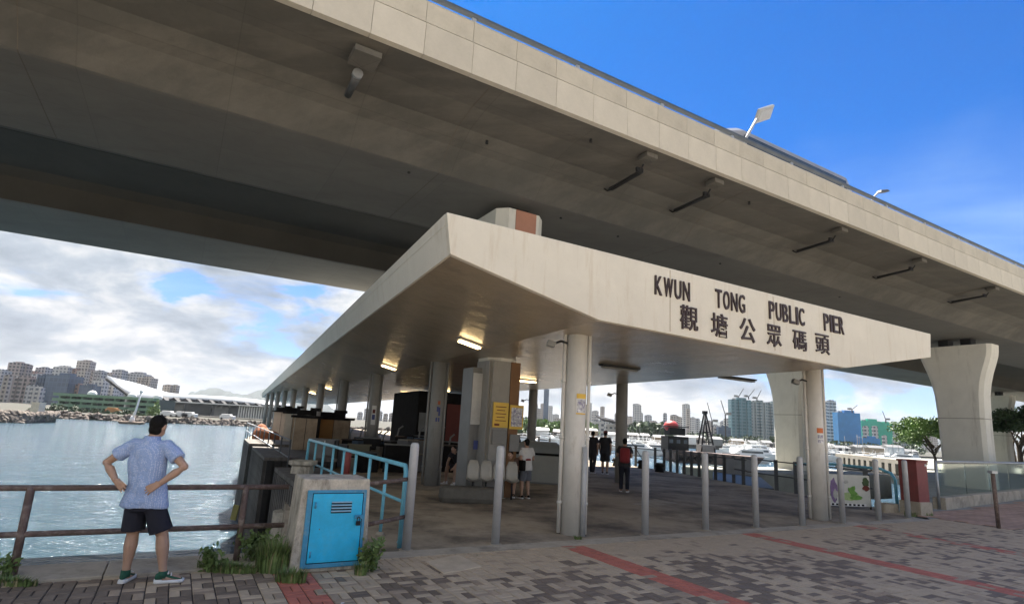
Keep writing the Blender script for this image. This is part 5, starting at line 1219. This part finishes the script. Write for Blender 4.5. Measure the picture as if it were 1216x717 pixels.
def facade(name, wall, win, wx=3.0, wz=3.2, frac=.35, rough=.6, hz=0.0):
    m = bpy.data.materials.new(name); m.use_nodes = True; t = m.node_tree; b = t.nodes['Principled BSDF']
    tcn = N(t, 'ShaderNodeTexCoord'); sp_ = N(t, 'ShaderNodeSeparateXYZ'); t.links.new(tcn.outputs['Object'], sp_.inputs[0])
    cm = N(t, 'ShaderNodeCombineXYZ'); t.links.new(mathn(t, 'ADD', sp_.outputs[0], sp_.outputs[1]), cm.inputs[0]); t.links.new(sp_.outputs[2], cm.inputs[1])
    br_ = N(t, 'ShaderNodeTexBrick'); br_.offset = 0; t.links.new(cm.outputs[0], br_.inputs['Vector']); br_.inputs['Scale'].default_value = 1
    br_.inputs['Brick Width'].default_value = wx; br_.inputs['Row Height'].default_value = wz; br_.inputs['Mortar Size'].default_value = frac * min(wx, wz); br_.inputs['Mortar Smooth'].default_value = .1
    br_.inputs['Color1'].default_value = (*win, 1); br_.inputs['Color2'].default_value = (*[c * .7 for c in win], 1); br_.inputs['Mortar'].default_value = (*wall, 1)
    nz_ = N(t, 'ShaderNodeTexNoise'); nz_.inputs['Scale'].default_value = .12; t.links.new(tcn.outputs['Object'], nz_.inputs['Vector'])
    t.links.new(mixc(t, 1, br_.outputs[0], ramp(t, nz_.outputs[0], [(.3, .82), (.7, 1.0)]), 'MULTIPLY'), b.inputs['Base Color']); b.inputs['Roughness'].default_value = rough
    return m
fa = dict(
    white=facade('pale_tower_facade', (.52, .51, .49), (.12, .14, .17), 2.6, 2.3, .26), grey=facade('grey_tower_facade', (.38, .385, .40), (.07, .085, .105), 2.6, 2.3, .25),
    tan=facade('tan_tower_facade', (.44, .39, .34), (.08, .07, .075), 2.4, 2.2, .26), brown=facade('brown_tower_facade', (.30, .25, .235), (.045, .04, .045), 2.6, 2.4, .24),
    blue=facade('blue_glass_facade', (.055, .10, .17), (.045, .085, .15), 2.6, 2.6, .1, .25), red=facade('reddish_tower_facade', (.36, .22, .18), (.08, .07, .07), 2.4, 2.2, .26),
    teal=facade('teal_glass_facade', (.12, .24, .27), (.06, .18, .22), 2.2, 2.0, .16, .3), tealg=facade('green_grey_facade', (.33, .38, .38), (.15, .22, .24), 2.0, 1.9, .2, .4),
    bnet=mat('blue_building_net', (.03, .22, .50), .8, .12, .3, 0), gnet=mat('green_building_net', (.03, .42, .28), .8, .12, .3, 0),
    low=facade('green_depot_facade', (.15, .24, .17), (.05, .07, .06), 9, 2.4, .30), wht=mat('far_white', (.72, .72, .70), .6, .08, .3, 0))
def tower(x0, x1, yt, Y, m, label, group=None, dpt=None, base=SZ, cap=None, fins=0, name='tower_block', yb=None, rz=0.0):
    yb = yb or yt + 15; a, b_ = far(x0, yb, Y), far(x1, yb, Y); w = b_.x - a.x; h_ = far((x0 + x1) / 2, yt, Y).z - base; dpt = dpt or w * (.8 if x0 < 300 else .4)
    o = thing(name, V(((a.x + b_.x) / 2, Y + dpt / 2, base)), rz, label, 'building', group)
    if fins == 0: MB().box((0, 0, h_ / 2), (w, dpt, h_)).obj('wall', fa[m], parent=o)
    else:
        poly = []; n_ = fins * 2 + 1
        for i in range(n_):
            xx0, xx1 = -w / 2 + w * i / n_, -w / 2 + w * (i + 1) / n_; yy = -dpt / 2 + (0 if i % 2 == 0 else w * .09); poly += [(xx0, yy), (xx1, yy)]
        poly += [(w / 2, dpt / 2), (-w / 2, dpt / 2)]
        MB().prism(poly, 0, h_).obj('wall', fa[m], parent=o)
    MB().box((w * .08, 0, h_ + w * .05), (w * .45, dpt * .5, w * .12)).obj('roof', fa[cap or m], parent=o)
    MB().box((-w * .28, 0, h_ + w * .03), (w * .16, dpt * .3, w * .08)).obj('plant_room', fa['grey'], parent=o)
    return o
LT = [(0, 7, 446, 300, 'tan', 'leftmost slim pale brown tower at the picture edge'), (2, 17, 431, 420, 'brown', 'tall brown tower with a stepped top at the far left'), (16, 26, 433, 425, 'brown', 'brown tower of the same height just right of the stepped one'),
      (5, 31, 449, 330, 'brown', 'broad brown block with a reddish roof band in front at the far left'), (24, 37, 442, 430, 'red', 'reddish tower with a lighter neighbour behind the brown block'), (33, 45, 445, 345, 'grey', 'grey and dark glass tower right of the brown block'),
      (36, 49, 437, 440, 'grey', 'long grey slab behind the grey and glass tower'), (47, 57, 441, 450, 'brown', 'dark low-topped block left of the tall pale slab'), (30, 40, 458, 320, 'grey', 'short grey block at the foot of the grey glass tower'),
      (40, 52, 446, 335, 'blue', 'small blue glass tower left of the big blue one'), (52, 80, 446, 325, 'blue', 'big dark blue glass office block at the left shore'), (57, 74, 436, 430, 'white', 'pale greenish slab behind the big blue office block'),
      (73, 87, 438, 435, 'red', 'reddish grey slab right of the pale slab'), (84, 99, 428, 440, 'tan', 'tallest tan tower with a square head behind the blue blocks'), (86, 97, 440, 415, 'tan', 'tan tower below the tallest one'),
      (80, 93, 456, 330, 'red', 'low block with red and cream bands between the blue blocks'), (93, 110, 457, 328, 'blue', 'smaller dark blue glass block by the terminal'), (97, 108, 440, 430, 'brown', 'ribbed brown grey tower above the smaller blue block'),
      (106, 117, 440, 425, 'grey', 'grey ribbed tower behind the terminal roof tip'), (112, 128, 443, 430, 'tan', 'tan tower right behind the terminal roof tip'), (108, 121, 452, 370, 'white', 'pale ribbed block close to the terminal roof'), (117, 133, 450, 380, 'white', 'second pale ribbed block close to the terminal roof'),
      (128, 141, 439, 460, 'grey', 'grey tower with a lifted roof corner above the terminal roof'), (143, 166, 443, 520, 'grey', 'wide grey block with an overhanging roof behind the terminal'), (160, 177, 448, 500, 'tan', 'rounded tan block right of the overhanging roof'),
      (192, 201, 457, 520, 'tan', 'small pair-topped tan block above the terminal roof'), (201, 209, 457, 525, 'tan', 'small tan block right of its pair above the terminal roof'), (36, 47, 461, 310, 'white', 'small cream tower with dark bands in front of the blue block'),
      (-18, -2, 440, 400, 'grey', 'grey tower just outside the left edge'), (-40, -20, 446, 380, 'brown', 'brown block outside the left edge')]
for k_, (x0, x1, yt, Y, m, l) in enumerate(LT): tower(x0, x1, yt - (0 if x0 > 60 else 1), Y, m, l, fins=(3 if k_ % 3 == 0 else 0), yb=465, rz=.12 if k_ % 2 else -.05)
# low green depot
a, b_ = far(66, 485, 172), far(182, 485, 172)
dp = thing('green_depot', V(((a.x + b_.x) / 2, 172, SZ)), .03, 'long low green building of three open floors along the left shore', 'building'); w_ = b_.x - a.x; hh = far(120, 470.5, 172).z - SZ
MB().box((0, 6, hh / 2), (w_, 10, hh)).obj('wall', mat('depot_dark_interior', (.06, .085, .07), .8), parent=dp)
for k_ in range(4): MB().box((0, .0, hh * (k_ + .06) / 3.1), (w_ + .4, 3.0, hh * .17)).obj('floor_band', mat('depot_green', (.17, .29, .19), .8) if k_ == 0 else bpy.data.materials['depot_green'], parent=dp)
for k_ in range(9): MB().box((-w_ / 2 + w_ * (k_ + .5) / 9, .2, hh / 2), (.5, 2.6, hh)).obj('pillar', fa['wht'] if k_ == 6 else bpy.data.materials['depot_green'], parent=dp)
for x in (-w_ * .27, w_ * .15, w_ * .42): MB().ball((x, 5, hh + .6), (1.3, 1.3, 1.1), 10, 6).obj('radome', fa['wht'], parent=dp)
def bush(w2, h2, sd_, n_=260):
    rd_ = random.Random(sd_); m_ = MB()
    for i in range(n_):
        v = V([rd_.gauss(0, 1) for _ in range(3)]).normalized() * rd_.uniform(.5, 1.15); c_ = V((v.x * w2, v.y * w2 * .6, abs(v.z) * h2 * (1 + .4 * math.sin(v.x * 4 + sd_))))
        u_ = V([rd_.gauss(0, 1) for _ in range(3)]).normalized(); w_ = u_.cross(V([rd_.gauss(0, 1) for _ in range(3)])).normalized(); l_ = .22
        m_.add([c_ - u_ * l_, c_ + w_ * l_, c_ + u_ * l_, c_ - w_ * l_], [(0, 1, 2, 3)])
    return m_
for k_ in range(10):
    q = far(48 + k_ * 13 + rd.uniform(-4, 4), 489 + k_ * .5, 160); bush(rd.uniform(1.0, 2.4), rd.uniform(.7, 1.7), k_).obj('shrub', leafB, loc=(q.x, 160, SZ), label='low dark shrub on the far left shore', cat='shrub', group='shrubs on the far left shore')
# cruise terminal: swooping silver roof and saw-tooth hall
tr = thing('cruise_terminal', V((far(230, 480, 205).x, 205, SZ)), 0, 'cruise terminal with a swooping silver roof and a saw-tooth hall', 'building')
silver = mat('silver_roof', (.19, .21, .235), .5, .06, .2, .1, 2, metal=.15); YT = 205
top = [(126, 446.5), (140, 449.5), (155, 453), (170, 457), (185, 462), (200, 466), (220, 468.5), (245, 469.5), (275, 471), (305, 474), (345, 480)]
bot = [(127, 448), (139, 457), (150, 465), (160, 472.5), (178, 474.5), (200, 473), (220, 473), (245, 474), (275, 476), (305, 479), (345, 486)]
ra = []
for (x, y), (x2, y2) in zip(top, bot):
    p, q = far(x, y, YT + 22), far(x2, y2, YT); ra.append([p, p.lerp(q, .5) + V((0, 0, .7)), q, q + V((0, 0, -.5)), p.lerp(q, .5) + V((0, 0, -.1)), p + V((0, .3, -.6))])
mb = MB(); mb.loft(ra, 0, True, True); rel(tr, mb.obj('roof', silver, parent=tr))
mb = MB(); mb.tube([far(x, y, YT) + V((0, -.2, -.6)) for x, y in bot[:5]], .45, 6); rel(tr, mb.obj('eave', darkmetal, parent=tr))
for k_, (x, y) in enumerate(((152, 487), (168, 489), (184, 490))):
    g = far(x, y, YT + 6); g.z = 0; rel(tr, MB().tube([g, far(x - 4, 468, YT + 8)], .35, 6).obj('strut', fa['wht'], parent=tr))
for k_ in range(11):
    x = 191 + k_ * 14; yb = 475.6 + k_ * .95; p = far(x, yb, YT - 3); w2 = 2.0
    rel(tr, MB().add([p + V((-w2, 0, 0)), p + V((w2, 0, 0)), p + V((w2, 6, 0)), p + V((-w2, 6, 0)), p + V((0, .2, 1.45)), p + V((0, 5.8, 1.45))], [(0, 1, 4), (2, 3, 5), (0, 4, 5, 3), (1, 2, 5, 4), (0, 3, 2, 1)]) or MB().tube([p, p + V((0, 1, 0))], .01, 4).obj('skip', fa['wht'], parent=tr)) if False else None
    m_ = MB(); m_.add([p + V((-w2, 0, 0)), p + V((w2, 0, 0)), p + V((w2, 6, 0)), p + V((-w2, 6, 0)), p + V((0, .2, 1.45)), p + V((0, 5.8, 1.45))], [(0, 1, 4), (2, 3, 5), (0, 4, 5, 3), (1, 2, 5, 4), (0, 3, 2, 1)])
    rel(tr, m_.obj('sawtooth_gable', darkmetal, parent=tr))
a, b_ = far(186, 480, YT), far(345, 490, YT)
rel(tr, MB().box(((a.x + b_.x) / 2, YT + 3, 1.4), (b_.x - a.x, 4, 4.6)).obj('hall_wall', mat('hall_dark', (.12, .13, .14), .7), parent=tr))
rel(tr, MB().box(((a.x + b_.x) / 2, YT - 2.6, far(260, 480, YT).z + .1), (b_.x - a.x + 1, 1.6, .35)).obj('white_eave', fa['wht'], parent=tr))
for x0, x1 in ((195, 217), (254, 270), (222, 250)):
    p, q = far(x0, 485, YT), far(x1, 485, YT); rel(tr, MB().box(((p.x + q.x) / 2, YT + .8, .9), (q.x - p.x, .5, 3.4)).obj('grey_shutter', greyp if x0 != 222 else railgrey, parent=tr))
for k_ in range(16):
    p = far(284 + k_ * 3, 488, YT - 1); rel(tr, MB().box((p.x, YT - 1, 1.2), (.45, .5, 4.0)).obj('white_column', fa['wht'], parent=tr))
bush(1.9, 3.4, 44, 500).obj('shrub', leafA, loc=(far(183, 486, 168).x, 168, SZ), label='bright green bush at the right end of the low green building', cat='shrub')
for x, l in ((205, 'white service vehicle parked left on the terminal apron'), (222, 'white and orange service vehicles at the terminal apron'), (230, 'pale van on the terminal apron, middle'), (275, 'white van near the terminal columns'), (140, 'orange maintenance vehicle before the green depot')):
    q = far(x, 490, 170); o = thing('parked_van', V((q.x, 168, SZ)), 0, l, 'van'); MB().box((0, 0, .75), (4.0, 1.8, 1.0)).box((-.3, 0, 1.45), (2.6, 1.6, .5)).obj('body', fa['wht'] if x != 140 else orange_b, parent=o, bev=.1)
    for sx in (-1.3, 1.3): MB().tube([(sx, -.95, .35), (sx, .95, .35)], .35, 10).obj('wheel', blackp, parent=o)
# hills
def hill(x0, x1, ys, Y, m, dz=0.0):
    n_ = len(ys); rg = []
    for i in range(n_ * 6 - 5):
        f = i / 6; k_ = min(int(f), n_ - 2); y = ys[k_] + (ys[k_ + 1] - ys[k_]) * (f - k_); x = x0 + (x1 - x0) * f / (n_ - 1)
        p = far(x, y, Y); p.z += noise.noise(V((x * .13, 3, 1))) * Y * .004
        rg.append([V((p.x, Y - p.z * 1.6 - 30, -6)), V((p.x, Y - p.z * .7, p.z * .5)), p, V((p.x, Y + p.z * 1.5 + 60, -6))])
    mb_ = MB(); mb_.loft(rg, 0, False, True, False); return mb_
hm = mat('far_hillside', (.022, .036, .034), .95, .25, .012, 0)
S('hills', hill(205, 400, [470, 468, 462, 460, 467, 468, 462, 457, 463, 468, 478, 486], 2100, hm), hm)
S('hills', hill(560, 1500, [508, 500, 497, 503, 498, 506, 506, 512, 508, 515, 520, 524, 526, 530, 540], 2600, hm), hm)
S('hills', hill(-500, 210, [440, 452, 446, 455, 462, 470], 2600, hm), hm)
# channel buoy
bu_ = thing('channel_marker', V((far(156, 503, 128).x, 128, WATER)), 0, 'white leaning channel marker on a small float in the harbour', 'buoy')
MB().loft([crn(2.2, 1.0, -.2, .4), crn(2.6, 1.3, .5, .4)], 0, True, False).obj('float', mat('float_brown', (.25, .18, .13), .8), parent=bu_)
MB().tube([(0, 0, .4), (.6, 0, 4), (.9, 0, 7.0)], [.30, .2, .16], 8).obj('mast', fa['wht'], parent=bu_); MB().ball((.9, 0, 7.2), .4, 10, 6).obj('lantern', fa['wht'], parent=bu_); MB().tube([(0, 0, .5), (0, 0, 1.8)], [.7, .3], 10).obj('base', fa['wht'], parent=bu_)

# ------------------------------------------------------------------ right-hand skyline
rd = random.Random(77)
def hy(x): return 487 + .0564 * (x - 290)
RT = [(869, 893, 474.5, 360, 'teal', 'teal glass tower, leftmost of the tall curtain-walled group', 2), (893, 912, 477, 362, 'tealg', 'grey green tower in the middle of the tall curtain-walled group', 3), (910, 934, 479, 365, 'tealg', 'grey green tower at the right end of the tall group', 3),
      (934, 950, 481, 370, 'tealg', 'grey green tower half hidden by the flared pier in the water', 2), (976, 984, 477, 400, 'white', 'pale slender tower right of the white canopy column', 2), (984, 995, 476, 405, 'white', 'taller pale slender twin tower right of the white canopy column', 2),
      (996, 1023, 490, 380, 'bnet', 'broad tower wrapped in blue building net', 0), (1024, 1049, 500, 390, 'gnet', 'tower wrapped in green building net', 0), (1046, 1060, 502, 395, 'gnet', 'second tower in green net, lower and on the right', 0),
      (1026, 1032, 506, 370, 'white', 'left pale strip tower in front of the green net'), (1037, 1043, 506, 370, 'white', 'right pale strip tower in front of the green net'), (1048, 1053, 517, 372, 'white', 'short pale block in front of the green net'), (1024, 1045, 520, 368, 'bnet', 'low blue netted block before the green tower'),
      (1060, 1069, 503, 420, 'white', 'pale tower right of the green netted blocks'), (1069, 1078, 507, 425, 'tealg', 'pale green tower left of the broad tree'), (853, 868, 507, 350, 'blue', 'low blue glass block left of the teal tower'), (845, 855, 508, 356, 'tan', 'low brownish block beside the low blue one')]
for r_ in RT:
    tower(*r_[:6], fins=(r_[6] if len(r_) > 6 else 0), yb=515)
for i in range(88):
    x = 620 + i * 5.6 + rd.uniform(-3, 3)
    if 862 < x < 950: continue
    w_ = rd.uniform(4, 9); tall = rd.choice([0, 0, .5, 1]) if x < 850 else .3
    clus = max(0, math.sin(x * .11)) * 10
    yt = hy(x) - 9 - clus * 1.3 - tall * 10 - rd.uniform(0, 7)
    tower(x, x + w_, yt, rd.uniform(520, 700), rd.choice(['white', 'white', 'grey', 'tan']), 'small pale tower block in the hazy skyline across the bay', 'distant skyline tower blocks', yb=512)
for i in range(26):
    x = 425 + i * 7.5 + rd.uniform(-2, 2); tower(x, x + rd.uniform(4, 7), hy(x) - rd.uniform(5, 16), rd.uniform(500, 640), rd.choice(['white', 'grey', 'tan']), 'small pale tower block glimpsed under the canopy across the bay', 'distant tower blocks under the canopy', yb=500)
tower(645, 651, 462, 560, 'blue', 'tall thin blue tower seen between the canopy columns', yb=490); 
tower(549, 568, 466, 300, 'white', 'pale cream building across the water behind the second grey column', yb=480); tower(498, 508, 472, 300, 'white', 'pale building glimpsed left of the second grey column', yb=480)
big = thing('stadium_roof', V((far(726, 505, 300).x, 300, SZ)), 0, 'dark sweeping roof edge of a big hall across the bay, left of the grey column', 'building')
rg = []
for x, y in ((715, 497), (724, 498.5), (735, 501.5), (748, 505)): p = far(x, y, 300); rg.append([p, p + V((0, 20, 2)), p + V((0, 20, 1)), p + V((0, 0, -.9 - (x - 715) * .03))])
rel(big, MB().loft(rg, 0, True, False).obj('roof', tarp, parent=big)); rel(big, MB().box(far(740, 515, 308), (20, 8, 9)).obj('wall', fa['white'], parent=big))
tower(702, 717, 500, 290, 'white', 'white low building at the tip of the sweeping roof', yb=508)
# tree belt beyond the bay
def belt(x0, x1, n_, Y, h0, m, label, seed):
    rd_ = random.Random(seed); mb_ = MB()
    for i in range(n_):
        x = x0 + (x1 - x0) * i / n_; p = far(x, 520, Y + rd_.uniform(-8, 8)); h_ = h0 * rd_.uniform(.6, 1.1)
        for k_ in range(70):
            v = V([rd_.gauss(0, 1) for _ in range(3)]).normalized(); q = V((p.x, p.y, SZ + h_ * .5)) + V((v.x * h_ * .7, v.y * h_ * .5, v.z * h_ * .5)) * rd_.uniform(.6, 1.05)
            u_ = V([rd_.gauss(0, 1) for _ in range(3)]).normalized(); w2 = u_.cross(V([rd_.gauss(0, 1) for _ in range(3)])).normalized(); l_ = h_ * .13
            mb_.add([q - u_ * l_, q + w2 * l_, q + u_ * l_, q - w2 * l_], [(0, 1, 2, 3)])
    return mb_.obj('tree_belt', m, kind='stuff')
belt(612, 705, 34, 240, 6.5, leafA, '', 3); belt(470, 612, 26, 240, 6, leafB, '', 4); belt(758, 790, 12, 260, 8, leafB, '', 5); belt(790, 1100, 50, 300, 5, leafB, '', 6)
# tower cranes
def tcrane(x, y0, y1, Y, jx, jy, label):
    a, b_ = far(x, y0, Y), far(x, y1, Y); b_.x = a.x; j = far(jx, jy, Y); o = thing('tower_crane', a, 0, label, 'crane', 'luffing cranes over the building sites')
    w = .5
    MB().box((0, 0, (b_.z - a.z) / 2), (w, w, b_.z - a.z)).obj('mast', darkmetal, parent=o)
    MB().tube([b_ - a, j - a], .2, 5).obj('jib', darkmetal, parent=o); MB().box(b_ - a + V((-1.6 if jx > x else 1.6, 0, .4)), (2.4, 1.2, 1.2)).obj('counterweight', greyp, parent=o)
tcrane(877, 474, 471, 362, 883, 461, 'jib crane on the leftmost teal tower'); tcrane(889, 474, 471, 362, 896, 462, 'second jib crane on the teal tower'); tcrane(899, 476, 473, 362, 904, 463, 'third jib crane, between the teal and grey green towers')
tcrane(922, 479, 475, 366, 917, 460, 'jib crane with a reddish cab over the right end of the tall group'); tcrane(1012, 490, 486, 380, 1018, 481, 'jib crane on the blue netted tower'); tcrane(1052, 502, 498, 392, 1048, 488, 'jib crane on the green netted tower')
tcrane(862, 530, 492, 280, 856, 475, 'pale lattice crane standing at the marina, left of the teal tower'); tcrane(846, 530, 500, 285, 840, 478, 'far thin crane behind the barge derrick')
# crane barge
bg_ = thing('crane_barge', V((far(842, 540, 97).x, 97, WATER)), 0, 'rusty derrick barge with a dark deckhouse and a red dome', 'barge')
bx_ = bg_.location
bhm = mat('barge_rust', (.17, .12, .10), .85, .3, .5, .5, 3, stain=(.07, .05, .045), sc=.5)
def bp(x, y, Y=97): return far(x, y, Y) - bx_
xs0, xs1 = bp(791, 540).x, bp(897, 540).x
MB().loft([[V((xs0 + 1, -3, -.4)), V((xs1 - 1.5, -3, -.4)), V((xs1 - 1.5, 3, -.4)), V((xs0 + 1, 3, -.4))], [V((xs0, -3.4, 1.9)), V((xs1, -3.4, 1.5)), V((xs1, 3.4, 1.5)), V((xs0, 3.4, 1.9))]], 0, True, False).obj('hull', bhm, parent=bg_)
MB().box((bp(801, 530).x, 0, 3.0), (3.4, 4.4, 2.2)).obj('deckhouse', blackp, parent=bg_); MB().box((bp(801, 530).x, 0, 4.9), (2.6, 3.4, 1.2)).obj('bridge', blackp, parent=bg_)
MB().box((bp(801, 530).x, 0, 5.7), (3.6, 4.2, .15)).obj('roof', darkmetal, parent=bg_)
MB().ball((bp(797, 530).x, 0, 5.75), (1.25, 1.25, .95), 14, 8).obj('red_dome', redp, parent=bg_)
for dx in (-1.5, 0, 1.5): MB().box((bp(801, 530).x + dx * .8, -2.22, 3.3), (.6, .05, .6)).obj('window', glass_d, parent=bg_)
l0, l1, tp = bp(830, 529), bp(846, 529), bp(837, 489.5)
for dy in (-1.2, 1.2):
    for q in (l0, l1): MB().tube([V((q.x, dy, 1.8)), V((tp.x, dy * .25, tp.z))], .14, 6).obj('derrick_leg', darkmetal, parent=bg_)
for f in (.25, .5, .72): MB().tube([V((l0.x + (tp.x - l0.x) * f, -1, 1.8 + (tp.z - 1.8) * f)), V((l1.x + (tp.x - l1.x) * f, -1, 1.8 + (tp.z - 1.8) * f))], .09, 6).obj('cross_brace', darkmetal, parent=bg_)
MB().tube([V((tp.x, 0, tp.z)), V((tp.x + .3, 0, 2))], .05, 5).obj('hoist_line', darkmetal, parent=bg_); MB().box((tp.x, 0, tp.z), (.7, .8, .5)).obj('head_block', darkmetal, parent=bg_)
MB().box((bp(838, 530).x, 0, 2.4), (2.4, 2.4, 1.2)).obj('winch_house', greyp, parent=bg_)
for k_ in range(6): MB().tube([(xs0 + 1.2 + k_ * 1.0, -3.5, .8), (xs0 + 1.2 + k_ * 1.0, -3.2, .8)], .5, 12).obj('tyre_fender', blackp, parent=bg_)
# boats
def yacht_proto():
    o = thing('motor_yacht', (0, 0, WATER), 0, 'white motor yacht moored in the crowded marina across the bay', 'yacht', 'white yachts in the marina')
    rg = []
    for x, w, z0, z1 in ((-5, 1.5, .1, 1.3), (-2, 1.75, 0, 1.35), (2, 1.6, 0, 1.6), (4, 1.0, .1, 1.9), (5.6, .12, .9, 2.2)):
        rg.append([V((x, -w * .75, z0)), V((x, -w, z1)), V((x, w, z1)), V((x, w * .75, z0))])
    MB().loft(rg, 0, True, False).obj('hull', whitep, parent=o)
    rg = [[V((x, -w, 1.3)), V((x + sl, -w * .85, z)), V((x + sl, w * .85, z)), V((x, w, 1.3))] for x, w, z, sl in ((-4, 1.3, 2.5, .2), (1.2, 1.3, 2.6, -.3), (3.2, .8, 1.75, -.8))]
    MB().loft(rg, 0, True, False).obj('cabin', whitep, parent=o)
    MB().box((-1.4, 0, 2.05), (4.6, 2.42, .42)).obj('window_band', glass_d, parent=o); MB().box((-1.2, 0, 3.3), (3.6, 2.0, .12)).obj('flybridge_roof', whitep, parent=o)
    MB().tube([(-.4, 0, 2.5), (-.8, 0, 4.6)], .05, 5).obj('mast', whitep, parent=o)
    for sx in (-2.6, .2): MB().tube([(sx, .8, 2.5), (sx, .8, 3.3)], .05, 5).obj('roof_post', whitep, parent=o)
    return o
yp = yacht_proto(); spots = []
for i in range(96):
    if i < 62: x = rd.uniform(862, 1085); off = rd.uniform(12, 21)
    elif i < 80: x = rd.uniform(742, 792); off = rd.uniform(17, 25)
    else: x = rd.uniform(625, 742); off = rd.uniform(15, 22)
    Y = 665 * 4.38 / off; p = far(x, hy(x) + off, Y); spots.append((p.x, p.y))
first_ = True
named = [(882, 27, 'white yacht with raked cabin moored left of the teal tower, behind the dark skiff'), (905, 24, 'big white yacht in front of the grey green towers'), (760, 22, 'white yacht moored left of the crane barge')]
for x, off, l in named:
    Y = 665 * 4.38 / off; p = far(x, hy(x) + off, Y); dup(yp, V((p.x, p.y, WATER)), rd.choice([0, 3.1]) + rd.uniform(-.3, .3), l, scale=(.95,) * 3)
yp.location = (*spots[0], WATER); yp.rotation_euler = (0, 0, .2)
for q in spots[1:]:
    s_ = rd.uniform(.5, .85); c_ = dup(yp, V((q[0], q[1], WATER)), rd.uniform(-.5, .5) + rd.choice([0, math.pi]), scale=(s_, s_, s_ * rd.uniform(.9, 1.2)))
for i in range(14):
    x = rd.uniform(1000, 1085) if i < 9 else rd.uniform(640, 780); Y = rd.uniform(150, 200); p = far(x, hy(x) + 15, Y)
    o = thing('sailing_boat', V((p.x, p.y, WATER)), 0, 'small sailing boat with a bare mast in the marina', 'sailing boat', 'bare-masted boats in the marina')
    MB().loft([[V((a_, -w_, .1)), V((a_, -w_ * 1.2, 1.0)), V((a_, w_ * 1.2, 1.0)), V((a_, w_, .1))] for a_, w_ in ((-3, .8), (0, 1), (3.4, .1))], 0, True, False).obj('hull', whitep, parent=o); MB().tube([(0, 0, .8), (0, 0, 7)], .06, 5).obj('mast', greyp, parent=o); MB().box((-.5, 0, 1.25), (2.4, 1.2, .5)).obj('cabin', whitep, parent=o)
sk = thing('work_skiff', V((far(872, 541, 104).x, 104, WATER)), 0.05, 'low dark work skiff with tyre fenders beside the crane barge', 'skiff')
MB().loft([[V((a_, -w_, 0)), V((a_, -w_ * 1.25, 1.0)), V((a_, w_ * 1.25, 1.0)), V((a_, w_, 0))] for a_, w_ in ((-3.4, .9), (2, 1), (3.8, .2))], 0, True, False).obj('hull', darktimber, parent=sk); MB().box((-.6, 0, 1.3), (2.6, 1.4, .7)).obj('cabin', railgrey, parent=sk)
for k_ in range(4): MB().tube([(-2.4 + k_ * 1.4, -1.35, .7), (-2.4 + k_ * 1.4, -1.15, .7)], .35, 10).obj('tyre_fender', blackp, parent=sk)
# sheds and small buildings on the marina shore
for i in range(22):
    x = 640 + i * 21 + rd.uniform(-6, 6); q = far(x, 530, rd.uniform(205, 235))
    o = thing('shore_shed', V((q.x, q.y, SZ)), rd.uniform(-.1, .1), 'low pale shed on the far marina shore', 'shed', 'low sheds on the marina shore'); w_ = rd.uniform(3, 7); h_ = rd.uniform(1.6, 3.0)
    MB().box((0, 0, h_ / 2), (w_, 5, h_)).obj('wall', [fa['wht'], fa['tan'], greyp, tan_wood][i % 4], parent=o); MB().add([V((-w_ / 2 - .2, -2.7, h_)), V((w_ / 2 + .2, -2.7, h_)), V((w_ / 2 + .2, 2.7, h_)), V((-w_ / 2 - .2, 2.7, h_)), V((-w_ / 2, 0, h_ + .9)), V((w_ / 2, 0, h_ + .9))], [], 0)
    r_ = MB(); r_.add([V((-w_ / 2 - .2, -2.7, h_ + .01)), V((w_ / 2 + .2, -2.7, h_ + .01)), V((w_ / 2 + .2, 2.7, h_ + .01)), V((-w_ / 2 - .2, 2.7, h_ + .01)), V((-w_ / 2, 0, h_ + .9)), V((w_ / 2, 0, h_ + .9))], [(0, 1, 5, 4), (2, 3, 4, 5), (0, 4, 3), (1, 2, 5), (0, 3, 2, 1)])
    r_.obj('roof', greyp, parent=o)
# fallen leaves and scraps on the paving
rl_ = random.Random(91)
for k_ in range(26):
    p_ = W(rl_.uniform(-4, 12), rl_.uniform(3.2, 7.4), .012); m_ = MB(); a_ = rl_.uniform(0, 6.28); l_ = rl_.uniform(.015, .035)
    m_.add([V((-l_, 0, 0)), V((0, l_ * .5, .006)), V((l_, 0, .002)), V((0, -l_ * .5, .004)), V((0, 0, .001))], [(0, 4, 1), (1, 4, 2), (2, 4, 3), (3, 4, 0)])
    m_.obj('fallen_leaf', strawm if k_ % 5 else paper, loc=p_, rz=a_, label='small dry leaf lying on the brick paving', cat='leaf', group='dry leaves scattered on the brick paving')
# ------------------------------------------------------------------ haze
HAZE = 0.0001
if HAZE:
    hzm = bpy.data.materials.new('haze_air'); hzm.use_nodes = True; t = hzm.node_tree; t.nodes.clear()
    pv = N(t, 'ShaderNodeVolumePrincipled'); pv.inputs['Color'].default_value = (.86, .92, 1, 1); pv.inputs['Density'].default_value = HAZE; pv.inputs['Anisotropy'].default_value = .2
    ou = N(t, 'ShaderNodeOutputMaterial'); t.links.new(pv.outputs[0], ou.inputs['Volume'])
    MB().box((0, 2200, 66), (13000, 13000, 146)).obj('haze', hzm, kind='stuff')
